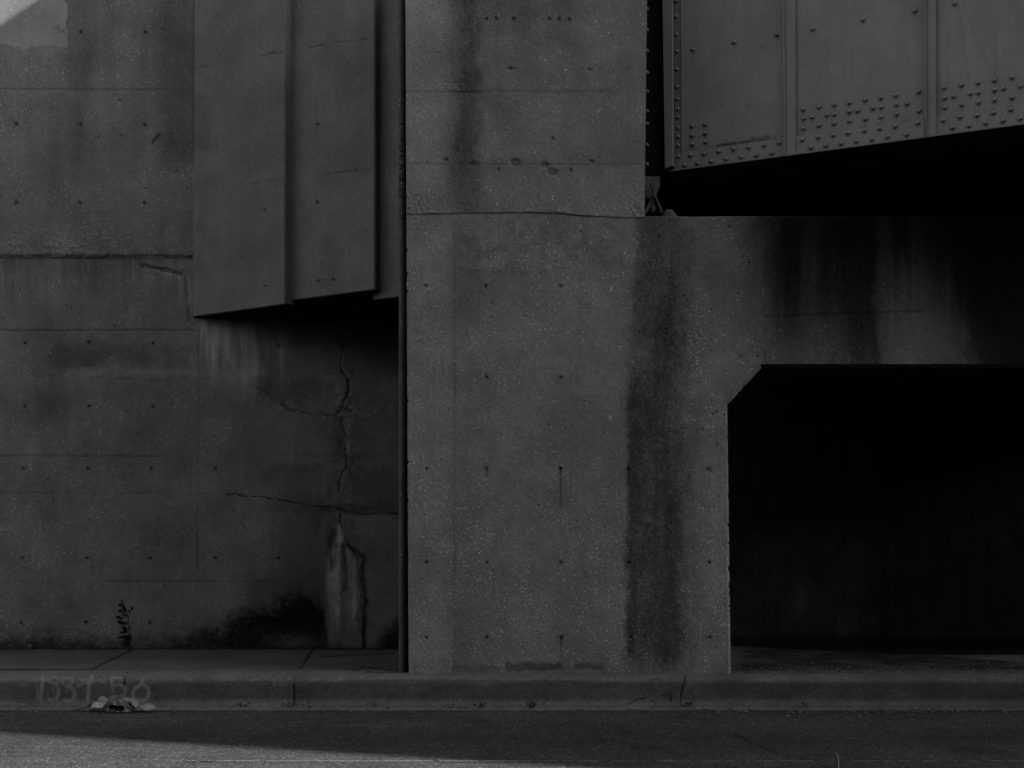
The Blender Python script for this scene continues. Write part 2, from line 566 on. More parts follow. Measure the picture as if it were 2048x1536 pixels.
def paint_lower(p):
    X, Y = p.X, p.Y
    p.mottle(.12, 107, 260)
    p.mottle(.22, 11, 90)
    p.mottle(.14, 14, 24)
    p.mottle(.07, 97, 6)
    p.streaks(.08, 12)
    p.a[:] = .16 + .4 * sm(.5, .72, fbm(X / 70, Y / 50, 15)) + .15 * (X < 250) * sm(900, 1000, Y)
    p.p[:] = .35 + .5 * sm(.45, .7, fbm(X / 90, Y / 60, 16))
    # below the ledge: leached strip, drips and a painted shadow line
    ed = 545 + 14 * (fbm(X / 30, X * 0, 17) - .5) * 2
    p.mul((1 - sm(ed - 8, ed + 10, Y)) * (1 - sm(330, 384, X)) * .8, .78)
    p.mul((fbm(X / 12, Y / 400, 18) > .52) * (1 - sm(520, 640, Y)) * (1 - sm(360, 390, X)), .8)
    p.mul(np.exp(-((Y - 516) / 3.0) ** 2) * (X < 390) * (.4 + .8 * fbm(X / 16, X * 0, 117)), .5)  # shadow line of the ledge, painted into the tone
    d = pld(X + (fbm(X / 12, Y / 12, 19) - .5) * 10, Y + (fbm(X / 12, Y / 12, 20) - .5) * 10, [(285, 532), (312, 537), (340, 541), (362, 549)])
    k = (1 - sm(1, 7, d + (fbm(X / 5, Y / 5, 99) - .5) * 6)) * (.5 + .8 * fbm(X / 9, Y / 6, 100))
    p.mul(np.clip(k, 0, 1), .68)
    p.t *= 1 + .35 * np.exp(-((d - 8) / 2.5) ** 2) * sm(.4, .6, fbm(X / 6, Y / 6, 101))
    p.h -= k * .014
    d = pld(X + (fbm(X / 9, Y / 20, 21) - .5) * 8, Y, [(362, 540), (370, 560), (372, 600), (378, 640)])
    p.mul(np.exp(-(d / 4) ** 2) * (.4 + .9 * fbm(X / 6, Y / 16, 102)), .6)
    p.t *= 1 + .25 * np.exp(-((d - 7) / 3) ** 2) * sm(.4, .6, fbm(X / 6, Y / 16, 103))
    # cast joints
    p.hline(660, -300, 392, 1.7, .4, .005, 0, 31, .3)
    p.hline(911, -300, 330, 1.6, .5, .004, .002, 32, .3)
    p.hline(911, 560, 800, 1.4, .7, .003, 0, 33)
    p.hline(1163, 215, 560, 1.6, .5, .003, 0, 34, .35)
    p.hline(985, -100, 430, 1.6, .7, .003, .006, 35)
    p.vline(397, 655, 1240, 1.4, .55, .003, -.004)
    p.vline(545, 990, 1200, 1.3, .85, .001)
    # darker damp patches and pale lime bands
    p.blob(100, 300, 690, 732, 14, .72, 41, 26, .3)
    p.blob(20, 130, 680, 760, 20, .85, 42, 30, .3)
    p.blob(330, 372, 690, 740, 8, .8, 43, 12)
    p.blob(130, 400, 738, 752, 7, 1.25, 44, 12, .3)
    p.blob(400, 520, 742, 770, 10, 1.18, 45, 10)
    d = pld(X, Y + (fbm(X / 25, Y / 25, 46) - .5) * 10, [(60, 752), (160, 752), (240, 757), (330, 759), (400, 756), (470, 762), (530, 780)])
    p.mul(np.exp(-(d / 2.0) ** 2) * sm(.4, .6, fbm(X / 18, Y / 18, 47)), .72)
    p.blob(40, 390, 770, 800, 18, .9, 48, 25)
    p.blob(70, 130, 800, 860, 14, .85, 49, 30, .4)
    # the lift around the cracked bay is darker
    p.blob(520, 900, 930, 1024, 8, .82, 51, 9, .3)
    p.blob(520, 560, 700, 800, 16, .8, 52, 20, .3)
    p.blob(505, 640, 760, 800, 12, .7, 53, 16, .4)
    p.blob(690, 830, 840, 1000, 18, .88, 54, 25, .5)
    p.blob(640, 830, 1004, 1028, 7, .6, 55, 13, .6, 22)
    p.blob(555, 640, 990, 1190, 20, .8, 56, 24)
    # pale lime runs below the overhang
    lime = band(X + (fbm(X / 30, Y / 60, 61) - .5) * 20, 400, 575, 24) * sm(622, 650, Y) * (1 - sm(640, 780, Y + 90 * (fbm(X / 11, X * 0, 62) - .5) * 2 - (X - 400) * .35))
    lime *= (.3 + .8 * sm(.4, .66, fbm(X / 11, Y / 110, 63))) * (.6 + .8 * fbm(X / 4, Y / 40, 64, 3))
    p.t *= 1 + .95 * np.clip(lime, 0, 1.2)
    p.p[:] *= 1 - .8 * np.clip(lime, 0, 1)
    # cracks
    d = p.crack(CRACK_V, .95, .08, .010, 8, 1.16, 71, 3.5)
    p.crack(CRACK_V2, 1.0, .2, .008, 0, 1, 72, 4)
    p.crack(CRACK_H, .9, .15, .008, 0, 1, 73, 4)
    p.crack(CRACK_M, .8, .3, .008, 0, 1, 74, 5)
    for pts, w in (([(684, 744), (694, 754), (698, 772)], 4.5), ([(697, 778), (693, 795), (688, 806)], 4.0), ([(684, 690), (689, 690)], 4.5), ([(690, 822), (703, 824)], 4.0),
                   ([(566, 806), (572, 818), (590, 824)], 5.5), ([(683, 815), (700, 822)], 4)):
        dd = pld(X + (fbm(X / 7, Y / 7, 75) - .5) * 7, Y + (fbm(X / 7, Y / 7, 76) - .5) * 7, pts)
        k = 1 - sm(w * .6, w * 1.15, dd)
        p.mul(k * (.4 + .9 * fbm(X / 5, Y / 5, 106)), .72)
        p.t *= 1 + .35 * np.exp(-((dd - w * 1.5) / 1.6) ** 2) * sm(.4, .65, fbm(X / 8, Y / 8, 79))
        p.h -= k * (.004 + .008 * fbm(X / 4, Y / 4, 80))
    for pts in ([(676, 760), (678, 800), (672, 822)], [(704, 800), (706, 815)], [(690, 870), (700, 905)], [(656, 827), (640, 836)]):
        dd = pld(X + (fbm(X / 9, Y / 9, 77) - .5) * 10, Y, pts)
        p.mul(np.exp(-(dd / 5) ** 2) * sm(.35, .6, fbm(X / 6, Y / 6, 78)), 1.3)
    p.mul(np.exp(-(pld(X + (fbm(X / 24, Y / 40, 104) - .5) * 40, Y, [(672, 1050), (668, 1130), (690, 1220), (690, 1296)], 150) / 55.0) ** 2) * (.5 + .7 * fbm(X / 14, Y / 20, 105)), .62)
    near = np.exp(-(pld(X + (fbm(X / 20, Y / 20, 108) - .5) * 40, Y, CRACK_V, 120) / 34.0) ** 2)
    p.t *= 1 + near * .9 * (fbm(X / 11, Y / 13, 109, 4) - .5)
    p.mul(near * sm(.56, .68, fbm(X / 16, Y / 20, 110, 4)), .66)
    near = np.exp(-(pld(X, Y + (fbm(X / 20, Y / 20, 113) - .5) * 30, CRACK_M + [(800, 825)], 90) / 22.0) ** 2)
    p.t *= 1 + near * .8 * (fbm(X / 13, Y / 8, 116, 4) - .5)
    # big lime cone with streaks, dark rim
    cl = np.interp(Y, [1040, 1075, 1110, 1150, 1200, 1260, 1300], [676, 668, 655, 652, 652, 662, 676])
    cr = np.interp(Y, [1040, 1075, 1110, 1150, 1200, 1260, 1300], [682, 692, 708, 718, 722, 718, 714])
    wx = X + (fbm(X / 14, Y / 40, 81) - .5) * 16 + (fbm(X / 4, Y / 7, 93) - .5) * 9
    inside = sm(cl - 3, cl + 9, wx) * (1 - sm(cr - 8, cr + 2, wx)) * sm(1040, 1062, Y) * (1 - sm(1205, 1276, Y + (fbm(X / 8, X * 0, 82) - .5) * 70))
    st = .3 + 1.0 * sm(.35, .7, fbm(X / 6, Y / 120, 83))
    st *= .55 + .9 * fbm(X / 3.5, Y / 9, 89, 3)
    inside *= .75 + .5 * fbm(X / 20, Y / 30, 90)
    p.t *= 1 + 1.15 * inside * st
    dk = np.exp(-(pld(X + (fbm(X / 10, Y / 22, 84) - .5) * 10, Y, [(684, 1085), (690, 1110), (688, 1140), (690, 1165), (684, 1200)]) / 6) ** 2)
    p.mul(dk * .9 * sm(.3, .6, fbm(X / 5, Y / 12, 85)), .35)
    d = pld(X + (fbm(X / 14, Y / 14, 86) - .5) * 12, Y, [(668, 1060), (664, 1085), (660, 1110), (662, 1135)])
    p.mul(np.exp(-(d / 7) ** 2), .38)
    d = pld(X + (fbm(X / 14, Y / 14, 87) - .5) * 12, Y, [(700, 1092), (716, 1108), (726, 1112), (726, 1140), (730, 1190), (729, 1240), (727, 1296)])
    p.mul(np.exp(-(d / 6.5) ** 2) * (.6 + .8 * fbm(X / 6, Y / 8, 98)), .2)
    p.h += .01 * inside * fbm(X / 9, Y / 30, 88)
    # soot / algae at the foot
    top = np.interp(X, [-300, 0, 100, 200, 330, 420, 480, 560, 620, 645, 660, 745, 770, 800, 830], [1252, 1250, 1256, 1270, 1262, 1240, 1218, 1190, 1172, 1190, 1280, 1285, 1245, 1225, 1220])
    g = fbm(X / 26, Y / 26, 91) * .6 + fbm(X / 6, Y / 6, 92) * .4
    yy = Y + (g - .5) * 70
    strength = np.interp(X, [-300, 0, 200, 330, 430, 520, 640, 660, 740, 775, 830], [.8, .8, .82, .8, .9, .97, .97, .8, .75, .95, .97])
    soot_shade = sm(top - 14, top + 40, yy) * strength
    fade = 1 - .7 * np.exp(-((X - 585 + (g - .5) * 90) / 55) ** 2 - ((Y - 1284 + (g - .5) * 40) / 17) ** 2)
    p.mul(np.clip(soot_shade * fade * (.8 + .45 * fbm(X / 3, Y / 3, 94, 2)), 0, 1), .07)
    p.mul(band(X, 480, 660, 40) * sm(1080, 1200, Y + (g - .5) * 50), .62)
    for x, y in HOLES_W:
        p.hole(x, y, 3.2 if y != 813 else 3.6, .5, .8)
    rr = np.random.RandomState(4)
    for _ in range(150):
        p.hole(rr.uniform(-60, 520), rr.uniform(530, 1200), rr.uniform(.9, 2.0), .35, 1.0, .006)
    p.h += (fbm(X / 5, Y / 5, 95, 3) - .5) * .0035 + (fbm(X / 120, Y / 120, 96, 3) - .5) * .012


def paint_upper(p):
    X, Y = p.X, p.Y
    p.mottle(.16, 111, 110)
    p.mottle(.10, 114, 18)
    p.streaks(.16, 112, 22, 300)
    p.t *= .96
    p.a[:] = np.clip(.45 + .3 * (fbm(X / 60, Y / 60, 113) - .5) * 2 + .45 * sm(420, 510, Y) * (1 - .6 * sm(140, 300, X)), 0, 1)
    p.p[:] = .3
    p.hline(178, -200, 330, 1.8, .55, .004, .002, 121, .35)
    p.hline(427, 155, 232, 1.3, .7, .003, 0, 122, .2)
    p.hline(303, 160, 360, 1.6, .85, .002, 0, 123)
    # dark damp stains
    p.blob(135, 182, -200, 330, 18, .74, 124, 22, .2, 80)
    p.blob(92, 130, 190, 420, 14, .85, 125, 16, .2, 80)
    p.blob(320, 420, -200, 320, 26, .72, 126, 26, .2, 80)
    p.blob(150, 340, -200, 130, 40, .88, 127, 30)
    # ragged painted-out patch
    e = (fbm(X / 11, Y / 11, 131) - .5)
    right = np.interp(Y, [-200, -10, 0, 8, 30, 48, 56, 70, 95], [128, 124, 128, 134, 136, 131, 133, 134, 135])
    bot = np.interp(X, [-200, 0, 38, 44, 50, 60, 90, 100, 134], [88, 88, 92, 104, 98, 92, 90, 91, 93])
    pm = (1 - sm(right - 1 + e * 3, right + 1 + e * 3, X)) * (1 - sm(bot - 1 + e * 5, bot + 1.5 + e * 5, Y))
    sc = pld(X + e * 7, Y + (fbm(X / 6, Y / 6, 133) - .5) * 12, [(107, 56), (116, 50), (119, 66), (128, 58), (131, 70)])
    pm *= sm(1.2, 2.6, sc)
    p.t = p.t * (1 - pm) + pm * (1.32 + .10 * (fbm(X / 30, Y / 30, 134) - .5))
    p.a *= 1 - .92 * pm
    p.p *= 1 - .7 * pm
    for x, y in HOLES_U:
        p.hole(x, y, 3.0, .35, .72)
    for x, y, r in ((239, 200, 3), (197, 273, 2.5), (241, 271, 2.5), (353, 342, 3), (294, 343, 2), (292, 377, 2.2), (340, 268, 2)):
        p.hole(x, y, r, .5, .9, .006)
    d = pld(X, Y, [(305, 286), (311, 277), (320, 268)])
    p.mul(1 - sm(.8, 2.0, d), .1)
    p.h -= (1 - sm(.8, 2.0, d)) * .008
    p.mul(np.exp(-((Y - 511) / 3.5) ** 2) * sm(.3, .6, fbm(X / 20, X * 0, 141)), .6)  # ledge shadow painted along the lower edge of the lift
    co = sm(430, 510, Y) * (1 - .6 * sm(140, 330, X))
    p.h += (fbm(X / 4.5, Y / 4.5, 142, 3) - .5) * (.003 + .013 * co) + (fbm(X / 100, Y / 100, 143, 3) - .5) * .012
    p.h *= 1 - .75 * pm
    p.h -= .012 * sm(508, 514, Y + 5 * (fbm(X / 14, X * 0, 144) - .5))


def paint_panel(p):
    X, Y = p.X, p.Y
    p.mottle(.10, 151, 140)
    p.streaks(.06, 152)
    p.a[:] = .22 + .25 * sm(480, 620, Y)
    p.p[:] = .5
    rr = np.random.RandomState(9)
    for _ in range(190):
        x, y = rr.uniform(392, 800), rr.uniform(0, 590)
        d = np.hypot((X - x) * 1.7, Y - y)
        r = rr.uniform(1.0, 2.4)
        p.mul(1 - sm(r * .6, r * 1.2, d), rr.uniform(.4, .7))
    for a, b, f in (((389, 137), (435, 129), .7), ((500, 115), (530, 110), .8), ((522, 110), (563, 104), .25), ((580, 102), (590, 100), .7), ((617, 94), (648, 89), .3),
                    ((670, 86), (742, 76), .6), ((500, 368), (565, 360), .75), ((645, 349), (742, 337), .55), ((757, 74), (795, 68), .75)):
        d = pld(X, Y + (fbm(X / 14, Y / 14, 153) - .5) * 4, [a, b])
        k = np.exp(-(d / 1.6) ** 2) * sm(.3, .55, fbm(X / 9, Y / 9, 154))
        p.mul(k, f)
        p.h -= k * .003
    for x, y in ((635, 249), (635, 405), (530, 420), (667, 560), (637, 562), (530, 573)):
        p.hole(x, y, 2.6, .5, .8)
    p.blob(380, 420, 190, 300, 8, .85, 155, 10)
    p.h += (fbm(X / 5, Y / 5, 156, 3) - .5) * .003 + (fbm(X / 90, Y / 140, 157, 3) - .5) * .006


def paint_pier(p):
    """column, haunch and crossbeam share one cast face"""
    X, Y = p.X, p.Y
    p.mottle(.12, 219, 300)
    p.mottle(.16, 161, 110)
    p.mottle(.13, 162, 28)
    p.mottle(.08, 212, 7)
    p.a[:] = .30 + .35 * (fbm(X / 80, Y / 80, 163) - .5) * 2 + .2 * sm(800, 1150, Y) * (X < 1460)
    p.p[:] = .3
    # clean strip along the left arris, cast seam beside it
    p.mul(band(X, 780, 898, 10), 1.10)
    p.vline(908, 455, 1345, 1.6, .68, .003, 0)
    p.vline(1530, 440, 720, 1.2, .8, .002, 0, 7)
    p.blob(905, 960, 440, 640, 14, .82, 164, 14, .2)
    p.blob(905, 950, 700, 1345, 20, .9, 165, 20, .2)
    cj = np.interp(X, [817, 950, 1060, 1120, 1150, 1200, 1240, 1290], [427, 425, 424, 425, 429, 432, 434, 434])
    p.mul(np.exp(-((Y - cj - 1) / 2.2) ** 2) * (X < 1292) * (.3 + 1.0 * fbm(X / 12, X * 0, 215, 3)), .35)
    # mottled rings below the cold joint
    p.mul(band(Y, 432, 560, 24) * band(X, 905, 1250, 30) * sm(.45, .6, fbm(X / 16, Y / 16, 166)), .82)
    # long damp stain, hard left edge
    wob = (fbm(Y / 90, Y * 0, 167, 3) - .5) * 10
    lft = np.interp(Y, [430, 560, 700, 760, 1330], [1268, 1262, 1256, 1250, 1247]) + wob
    rgt = np.interp(Y, [430, 560, 640, 760, 900, 1100, 1330], [1500, 1420, 1385, 1380, 1392, 1400, 1404]) + wob * 2
    soft_r = np.interp(Y, [430, 640, 900, 1330], [60, 22, 22, 20])
    rgt = rgt + 24
    soft_r = soft_r * 1.5
    Xj = X + (fbm(X / 7, Y / 9, 204, 3) - .5) * 16
    m = sm(lft - 8, lft + 12, Xj + (fbm(X / 30, Y / 45, 216) - .5) * 14) * (1 - sm(rgt - soft_r * 3.2, rgt + soft_r, X + (fbm(X / 12, Y / 40, 205) - .5) * 30)) * (1 - .8 * sm(1295, 1345, Y + (fbm(X / 9, X * 0, 206) - .5) * 70))
    up = 1 - sm(700, 800, Y)
    prof = up * (.55 + .62 * np.exp(-((X - 1338 - wob * 2) / 40.0) ** 2) * (.45 + .55 * sm(470, 620, Y))) + (1 - up) * (.52 + .34 * np.exp(-((X - 1262 - wob) / 24.0) ** 2) + .44 * np.exp(-((X - 1332 - wob) / 44.0) ** 2))
    m = m * prof * (.62 + .75 * fbm(X / 20, Y / 120, 168))
    m = m * (.55 + .9 * fbm(X / 3.2, Y / 3.6, 169, 3)) * (.8 + .4 * fbm(X / 12, Y / 14, 207))
    p.mul(np.clip(m * 1.05, 0, .95), .24)
    p.p += .4 * np.clip(m, 0, 1)
    p.blob(1405, 1452, 840, 1340, 8, 1.06, 170, 8)
    # top of the crossbeam: dirt run-off, streaks of differing length, cleaner tongues between, girder shade painted over them
    gr = .6 + .8 * fbm(X / 3.2, Y / 4.5, 208, 3)
    run = fbm(X / 30, X * 0, 171, 4) * .6 + fbm(X / 7, Y / 300, 209, 3) * .4
    top_dirt_shade = sm(1400, 1600, X) * (1 - sm(440, 690, Y + 220 * (run - .5)))
    p.mul(np.clip(top_dirt_shade * 1.1 * (.5 + .5 * gr), 0, 1), .22)
    Xk = X + (fbm(X / 26, Y / 110, 210) - .5) * 44
    dk = (band(Xk, 1535, 1618, 52) * (1 - .45 * sm(560, 735, Y)) + band(Xk, 1636, 1750, 42) * (1 - .4 * sm(560, 730, Y)) * .9 + band(Xk, 1700, 1752, 14) * .4
          + band(Xk, 1790, 1815, 14) * (1 - sm(450, 580, Y)) + sm(1835, 1985, Xk + (Y - 600) * -.35) * 1.5)
    dk *= (.7 + .5 * fbm(X / 14, Y / 240, 173)) * (.5 + .5 * gr)
    p.mul(np.clip(dk, 0, .98), .22)
    p.mul(band(Xk, 1612, 1652, 16) * sm(540, 680, Y), 1.05)
    p.mul(band(Xk, 1755, 1850, 20) * sm(480, 680, Y) * (.6 + .8 * fbm(X / 8, Y / 120, 211)), 1.15)
    p.mul(sm(1390, 1610, X + (fbm(X / 40, Y / 60, 214) - .5) * 60) * (1 - .45 * sm(590, 725, Y)), .45)  # wide gradient: girder shade painted over the stains
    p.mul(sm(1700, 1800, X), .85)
    p.mul(sm(1840, 2010, X + (fbm(X / 50, Y / 50, 221) - .5) * 80 + (Y - 600) * -.3), .45)  # shade painted in, deepening towards the far right
    p.hline(633, 1530, 1850, 2.6, .5, .004, -.035, 174, .25)
    d = pld(X, Y, [(1498, 470), (1498, 560)])
    p.mul(np.exp(-(d / 1.2) ** 2), 1.2)
    for x, y0, y1 in ((1527, 577, 590), (1591, 442, 450), (1552, 455, 462)):
        p.mul(np.exp(-(pld(X, Y, [(x, y0), (x, y1)]) / 1.2) ** 2), 2.6)
    # haunch corner spall
    p.crack([(1521, 696), (1526, 702), (1529, 716), (1524, 728)], .8, .55, .006, 0, 1, 175, 3)
    p.blob(1500, 1526, 706, 728, 6, 1.3, 176, 6, .5)
    # foot of the column
    p.mul(sm(1306, 1342, Y + (fbm(X / 30, Y / 12, 177) - .5) * 20) * (X < 1466), .86)
    p.blob(1008, 1128, 1325, 1341, 4, .42, 178, 7, .5, 16)
    p.blob(1150, 1206, 1327, 1339, 4, .55, 179, 6, .5, 14)
    p.blob(905, 1000, 1332, 1345, 3, .75, 180, 6, .4, 14)
    # tie holes and rust drips
    rows = [(938, (852, 973, 1121, 1257, 1416)), (1125, (852, 973, 1121, 1257, 1418)), (1275, (852, 973, 1122, 1262, 1419)), (755, (973, 1121)), (572, (851, 971, 1120))]
    for y, xs in rows:
        for x in xs:
            big = (x in (1121, 1257) and y == 938) or (x == 1122)
            p.hole(x, y, 3.9 if big else 3.2, .15 if big else .55, .82)
    for x, y0, y1, w in ((1121, 938, 1075, 1.3), (1122, 1275, 1318, 1.6), (1257, 940, 972, 2.2), (973, 940, 955, 1.5)):
        k = np.exp(-((X - x - (fbm(Y / 20, Y * 0, 181) - .5) * 1.5) / w) ** 2) * band(Y, y0, y1, 1) * (1 - .75 * sm(y0, y1, Y))
        p.mul(k, .18)
    for x, y, r in ((1222, 578, 3.5), (1220, 835, 3.5), (1652, 652, 2.5), (1226, 571, 2)):
        d = np.hypot(X - x, (Y - y) * .7) + (fbm(X / 3, Y / 3, 182) - .5) * 2
        p.mul(1 - sm(r * .7, r * 1.2, d), 2.0)
    rr = np.random.RandomState(12)
    for _ in range(230):
        p.hole(rr.uniform(830, 1450), rr.uniform(450, 1320), rr.uniform(.8, 1.9), .35, 1.0, .006)
    for _ in range(60):
        p.hole(rr.uniform(1290, 1520), rr.uniform(450, 900), rr.uniform(1.2, 2.6), .4, 1.0, .008)
    p.h += (fbm(X / 5, Y / 5, 183, 3) - .5) * .004 + (fbm(X / 130, Y / 130, 184, 3) - .5) * .010


def paint_block(p):
    X, Y = p.X, p.Y
    p.mottle(.12, 220, 260)
    p.mottle(.16, 191, 110)
    p.mottle(.13, 192, 30)
    p.mottle(.08, 213, 7)
    edge = np.maximum(np.maximum(1 - sm(820, 905, X), sm(1205, 1285, X)) * sm(250, 420, Y), .0)
    p.a[:] = .38 + .25 * (fbm(X / 70, Y / 70, 193) - .5) * 2 + .5 * sm(325, 425, Y) * np.maximum(edge, .35) + .25 * sm(405, 430, Y)
    p.mul(band(X, 780, 888, 20) * (1 - .3 * sm(330, 430, Y)), 1.16)
    # long dark run and fainter ones
    wob = (fbm(Y / 70, Y * 0, 194, 3) - .5) * 10
    m = band(X + wob + (fbm(X / 20, Y / 60, 217) - .5) * 26, 908, 962, 24) * (.75 + .35 * fbm(X / 10, Y / 60, 195)) * (1 - .25 * sm(300, 420, Y))
    p.mul(np.clip(m, 0, 1) * (.6 + .7 * fbm(X / 4, Y / 6, 218, 3)), .38)
    for x0, x1, y1, f in ((985, 1006, 260, .82), (1030, 1085, 200, .86), (1110, 1170, 180, .88), (965, 1060, 70, .8), (1100, 1150, 90, .85), (1195, 1260, 330, .93)):
        p.blob(x0, x1, -250, y1, 16, f, int(x0), 18, .2, 90)
    p.blob(925, 962, 140, 182, 8, .7, 196, 10, .4)
    p.hline(183, 815, 1230, 2.0, .6, .003, 0, 197, .4)
    p.mul(np.exp(-((Y - 183) / 2.5) ** 2) * band(X, 905, 965, 14), .5)
    p.hline(328, 815, 1288, 1.8, .62, .003, 0, 198, .4)
    p.hline(165, 880, 935, 1.4, .7, .003, 0, 199, .2)
    # honeycombed spots on the joint
    for x, y, r in ((1030, 325, 13), (947, 327, 8), (1090, 330, 10), (1183, 324, 8), (1105, 345, 12), (890, 320, 6), (1022, 137, 8), (1180, 140, 6)):
        d = np.hypot(X - x, (Y - y) * 1.5) + (fbm(X / 8, Y / 8, 200) - .5) * 12
        k = 1 - sm(r * .5, r * 1.2, d)
        p.a = np.clip(p.a + k * .6, 0, 1)
        p.h -= k * fbm(X / 3, Y / 3, 201) * .02
        p.mul(k, .82)
    for x, y in ((992, 37), (972, 38), (1027, 38), (1099, 38), (1118, 38), (1138, 39), (997, 340), (1142, 340), (1105, 276)):
        p.hole(x, y, 3.0, .62, .85)
    rr = np.random.RandomState(15)
    for _ in range(70):
        p.hole(rr.uniform(830, 1280), rr.uniform(0, 420), rr.uniform(.8, 1.8), .4, 1.0, .006)
    rough = sm(330, 430, Y) * np.maximum(edge * 1.2, .25)
    p.h += (fbm(X / 4, Y / 4, 202, 3) - .5) * (.004 + .012 * rough) + (fbm(X / 110, Y / 110, 203, 3) - .5) * .010


# ------------------------------------------------------------------ abutment wall (left)
abut = empty('abutment_wall', (-2, ZW, 0))
abut.location = (0, 0, 0)
tag(abut, 'stained concrete abutment wall at left with stepped overhang, long crack and pale runs', 'wall')
ac = Acc()
xs = axis(-420, 1000, -30, 815, 2.0)
ys = axis(514, 1312, 514, 1300, 2.0)
PX, PY = np.meshgrid(xs, ys)
relief(ac, PX, PY, WALL, paint_lower, .5, 'T')
lower = ac.build('lower_wall', M['wall'], abut)
ac = Acc()
xs = axis(-420, 386, -30, 386, 2.0)
ys = axis(-330, 514, -20, 514, 2.0)
PX, PY = np.meshgrid(xs, ys)
UPW = Plane((0, ZW - .014, 0), (0, -1, 0))
relief(ac, PX, PY, UPW, paint_upper, .5, 'TB')
tag(ac.build('upper_wall', M['wall'], abut), 'rougher upper lift with bare aggregate and a ragged painted-out patch')

# stepped overhang: three cast faces, each set back behind the one before
def under(x, a, b):
    return a[1] + (b[1] - a[1]) * (x - a[0]) / (b[0] - a[0])


PANELS = [(PAN1, (386, 568), (387, 632), (568, 607), 2.0), (PAN2, (566, 748), (578, 600), (748, 578), 2.0), (PAN3, (746, 830), (757, 597), (800, 592), 2.0)]
for k, (pl, (x0, x1), a, b, st) in enumerate(PANELS):
    ac = Acc()
    xs = np.arange(x0, x1 + .1, st)
    rows = np.concatenate([np.linspace(0, .2, 14)[:-1], np.linspace(.2, 1, 330)])
    PX = np.tile(xs, (len(rows), 1))
    bot = under(xs, a, b)
    top = TOPPY + 60
    PY = top + (bot - top)[None] * rows[:, None]
    dr = np.array([math.cos(math.atan(TP)), -math.sin(math.atan(TP)), 0])
    V = relief(ac, PX, PY, pl, paint_panel, 1.4, 'T' + ('R' if k < 2 else ''), {'R': -pn * .012 + dr * .010})
    E = V[-1]
    ch = E - pn * .012 + np.array([0, 0, -.010])
    bk = ch - pn * 1.4
    i = np.arange(len(E) - 1)
    q = np.stack([i, i + len(E), i + 1 + len(E), i + 1], -1)
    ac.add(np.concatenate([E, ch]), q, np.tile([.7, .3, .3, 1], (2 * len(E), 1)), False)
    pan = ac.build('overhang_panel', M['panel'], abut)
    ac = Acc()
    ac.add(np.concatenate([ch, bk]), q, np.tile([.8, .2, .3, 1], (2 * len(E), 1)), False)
    ac.build('soffit', M['soot_shade'], pan)  # panel underside in near-black, its shade put into the colour
# joint filler strips in the two vertical steps and the rough lip under the second face
ac = Acc()
prism(ac, [(570, TOPPY + 70), (576, TOPPY + 70), (575, 597), (569, 597)], PAN2, -.02, .05, (.5, .1, .3, 1))
prism(ac, [(748, TOPPY + 70), (753, TOPPY + 70), (753, 575), (748, 575)], PAN3, -.02, .04, (.4, .1, .3, 1))
ac.build('joint_filler', M['bitumen'], abut)
# ------------------------------------------------------------------ portal pier
pier = empty('portal_pier')
tag(pier, 'concrete column and crossbeam beside the road, dark damp stain down its right half', 'bridge pier')
LFT = lambda y: 811 + 6.2 * y / 1347
XS_L = None
ac = Acc()
ys = axis(432, 1352, 432, 1352, 2.0)
s = np.linspace(0, 1, 218)
PX = np.stack([LFT(y) + (1250 - LFT(y)) * s for y in ys])
LOWX, LOWY = [817, 950, 1060, 1120, 1150, 1200, 1240, 1290], [427, 425, 424, 425, 429, 432, 434, 434]
lowc = np.interp(PX, LOWX, LOWY) + (fbm(PX / 14, PX * 0, 402, 3) - .5) * 2 + .6
PY = lowc + (np.tile(ys[:, None], (1, PX.shape[1])) - 432) / 920 * (1352 - lowc)
PX[:, 0] += np.minimum(0, 0) + np.maximum(0, fbm(PY[:, 0] / 7, PY[:, 0] * 0, 404, 3) - .62) * 14
PX[:, 1] = np.maximum(PX[:, 1], PX[:, 0] + .6)
PX[:, 2] = np.maximum(PX[:, 2], PX[:, 1] + .6)
relief(ac, PX, PY, PIER, paint_pier, 1.0, 'LT')
OPEN = lambda y: np.interp(y, [728, 805, 1352], [1521, 1450, 1457])
ys2 = np.concatenate([axis(728, 805, 728, 805, 2.0)[:-1], axis(805, 1352, 805, 1352, 2.0)])
s = np.linspace(0, 1, 120)
PX = np.stack([1250 + (OPEN(y) - 1250) * s for y in ys2])
PY = np.tile(ys2[:, None], (1, PX.shape[1]))
PX[:, -1] -= np.maximum(0, fbm(PY[:, -1] / 6, PY[:, -1] * 0, 405, 3) - .6) * 12
# the arris of the opening is chamfered: follow the outline with a bevel and then straight back
V = relief(ac, PX, PY, PIER, paint_pier)
E = V[:, -1]
cz = np.interp(PY[:, -1], [728, 729, 804, 806], [-.018, -.018, -.018, 0])
ch = E + np.stack([np.full(len(E), .027), np.full(len(E), .027), cz], -1)
bk = ch + np.array([0, 1.0, 0])
i = np.arange(len(E) - 1)
q = np.stack([i, i + 1, i + 1 + len(E), i + len(E)], -1)
cA = np.tile([.8, .25, .3, 1], (2 * len(E), 1))
ac.add(np.concatenate([E, ch]), q, cA, False)
ac.add(np.concatenate([ch, bk]), q, cA, False)
ac.build('column', M['pier'], pier)
ac = Acc()
xs = axis(1250, 2900, 1250, 2080, 2.0, 20)
ys = np.linspace(435, 728, 148)
PX, PY = np.meshgrid(xs, ys)
PY = PY + (1 - (PY - 435) / 293) * ((fbm(PX / 60, PX * 0, 401, 3) - .5) * 3 - .5)
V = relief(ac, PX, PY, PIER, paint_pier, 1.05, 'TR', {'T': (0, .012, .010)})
E = V[-1]
ch = E + np.array([0, .028, -.03])
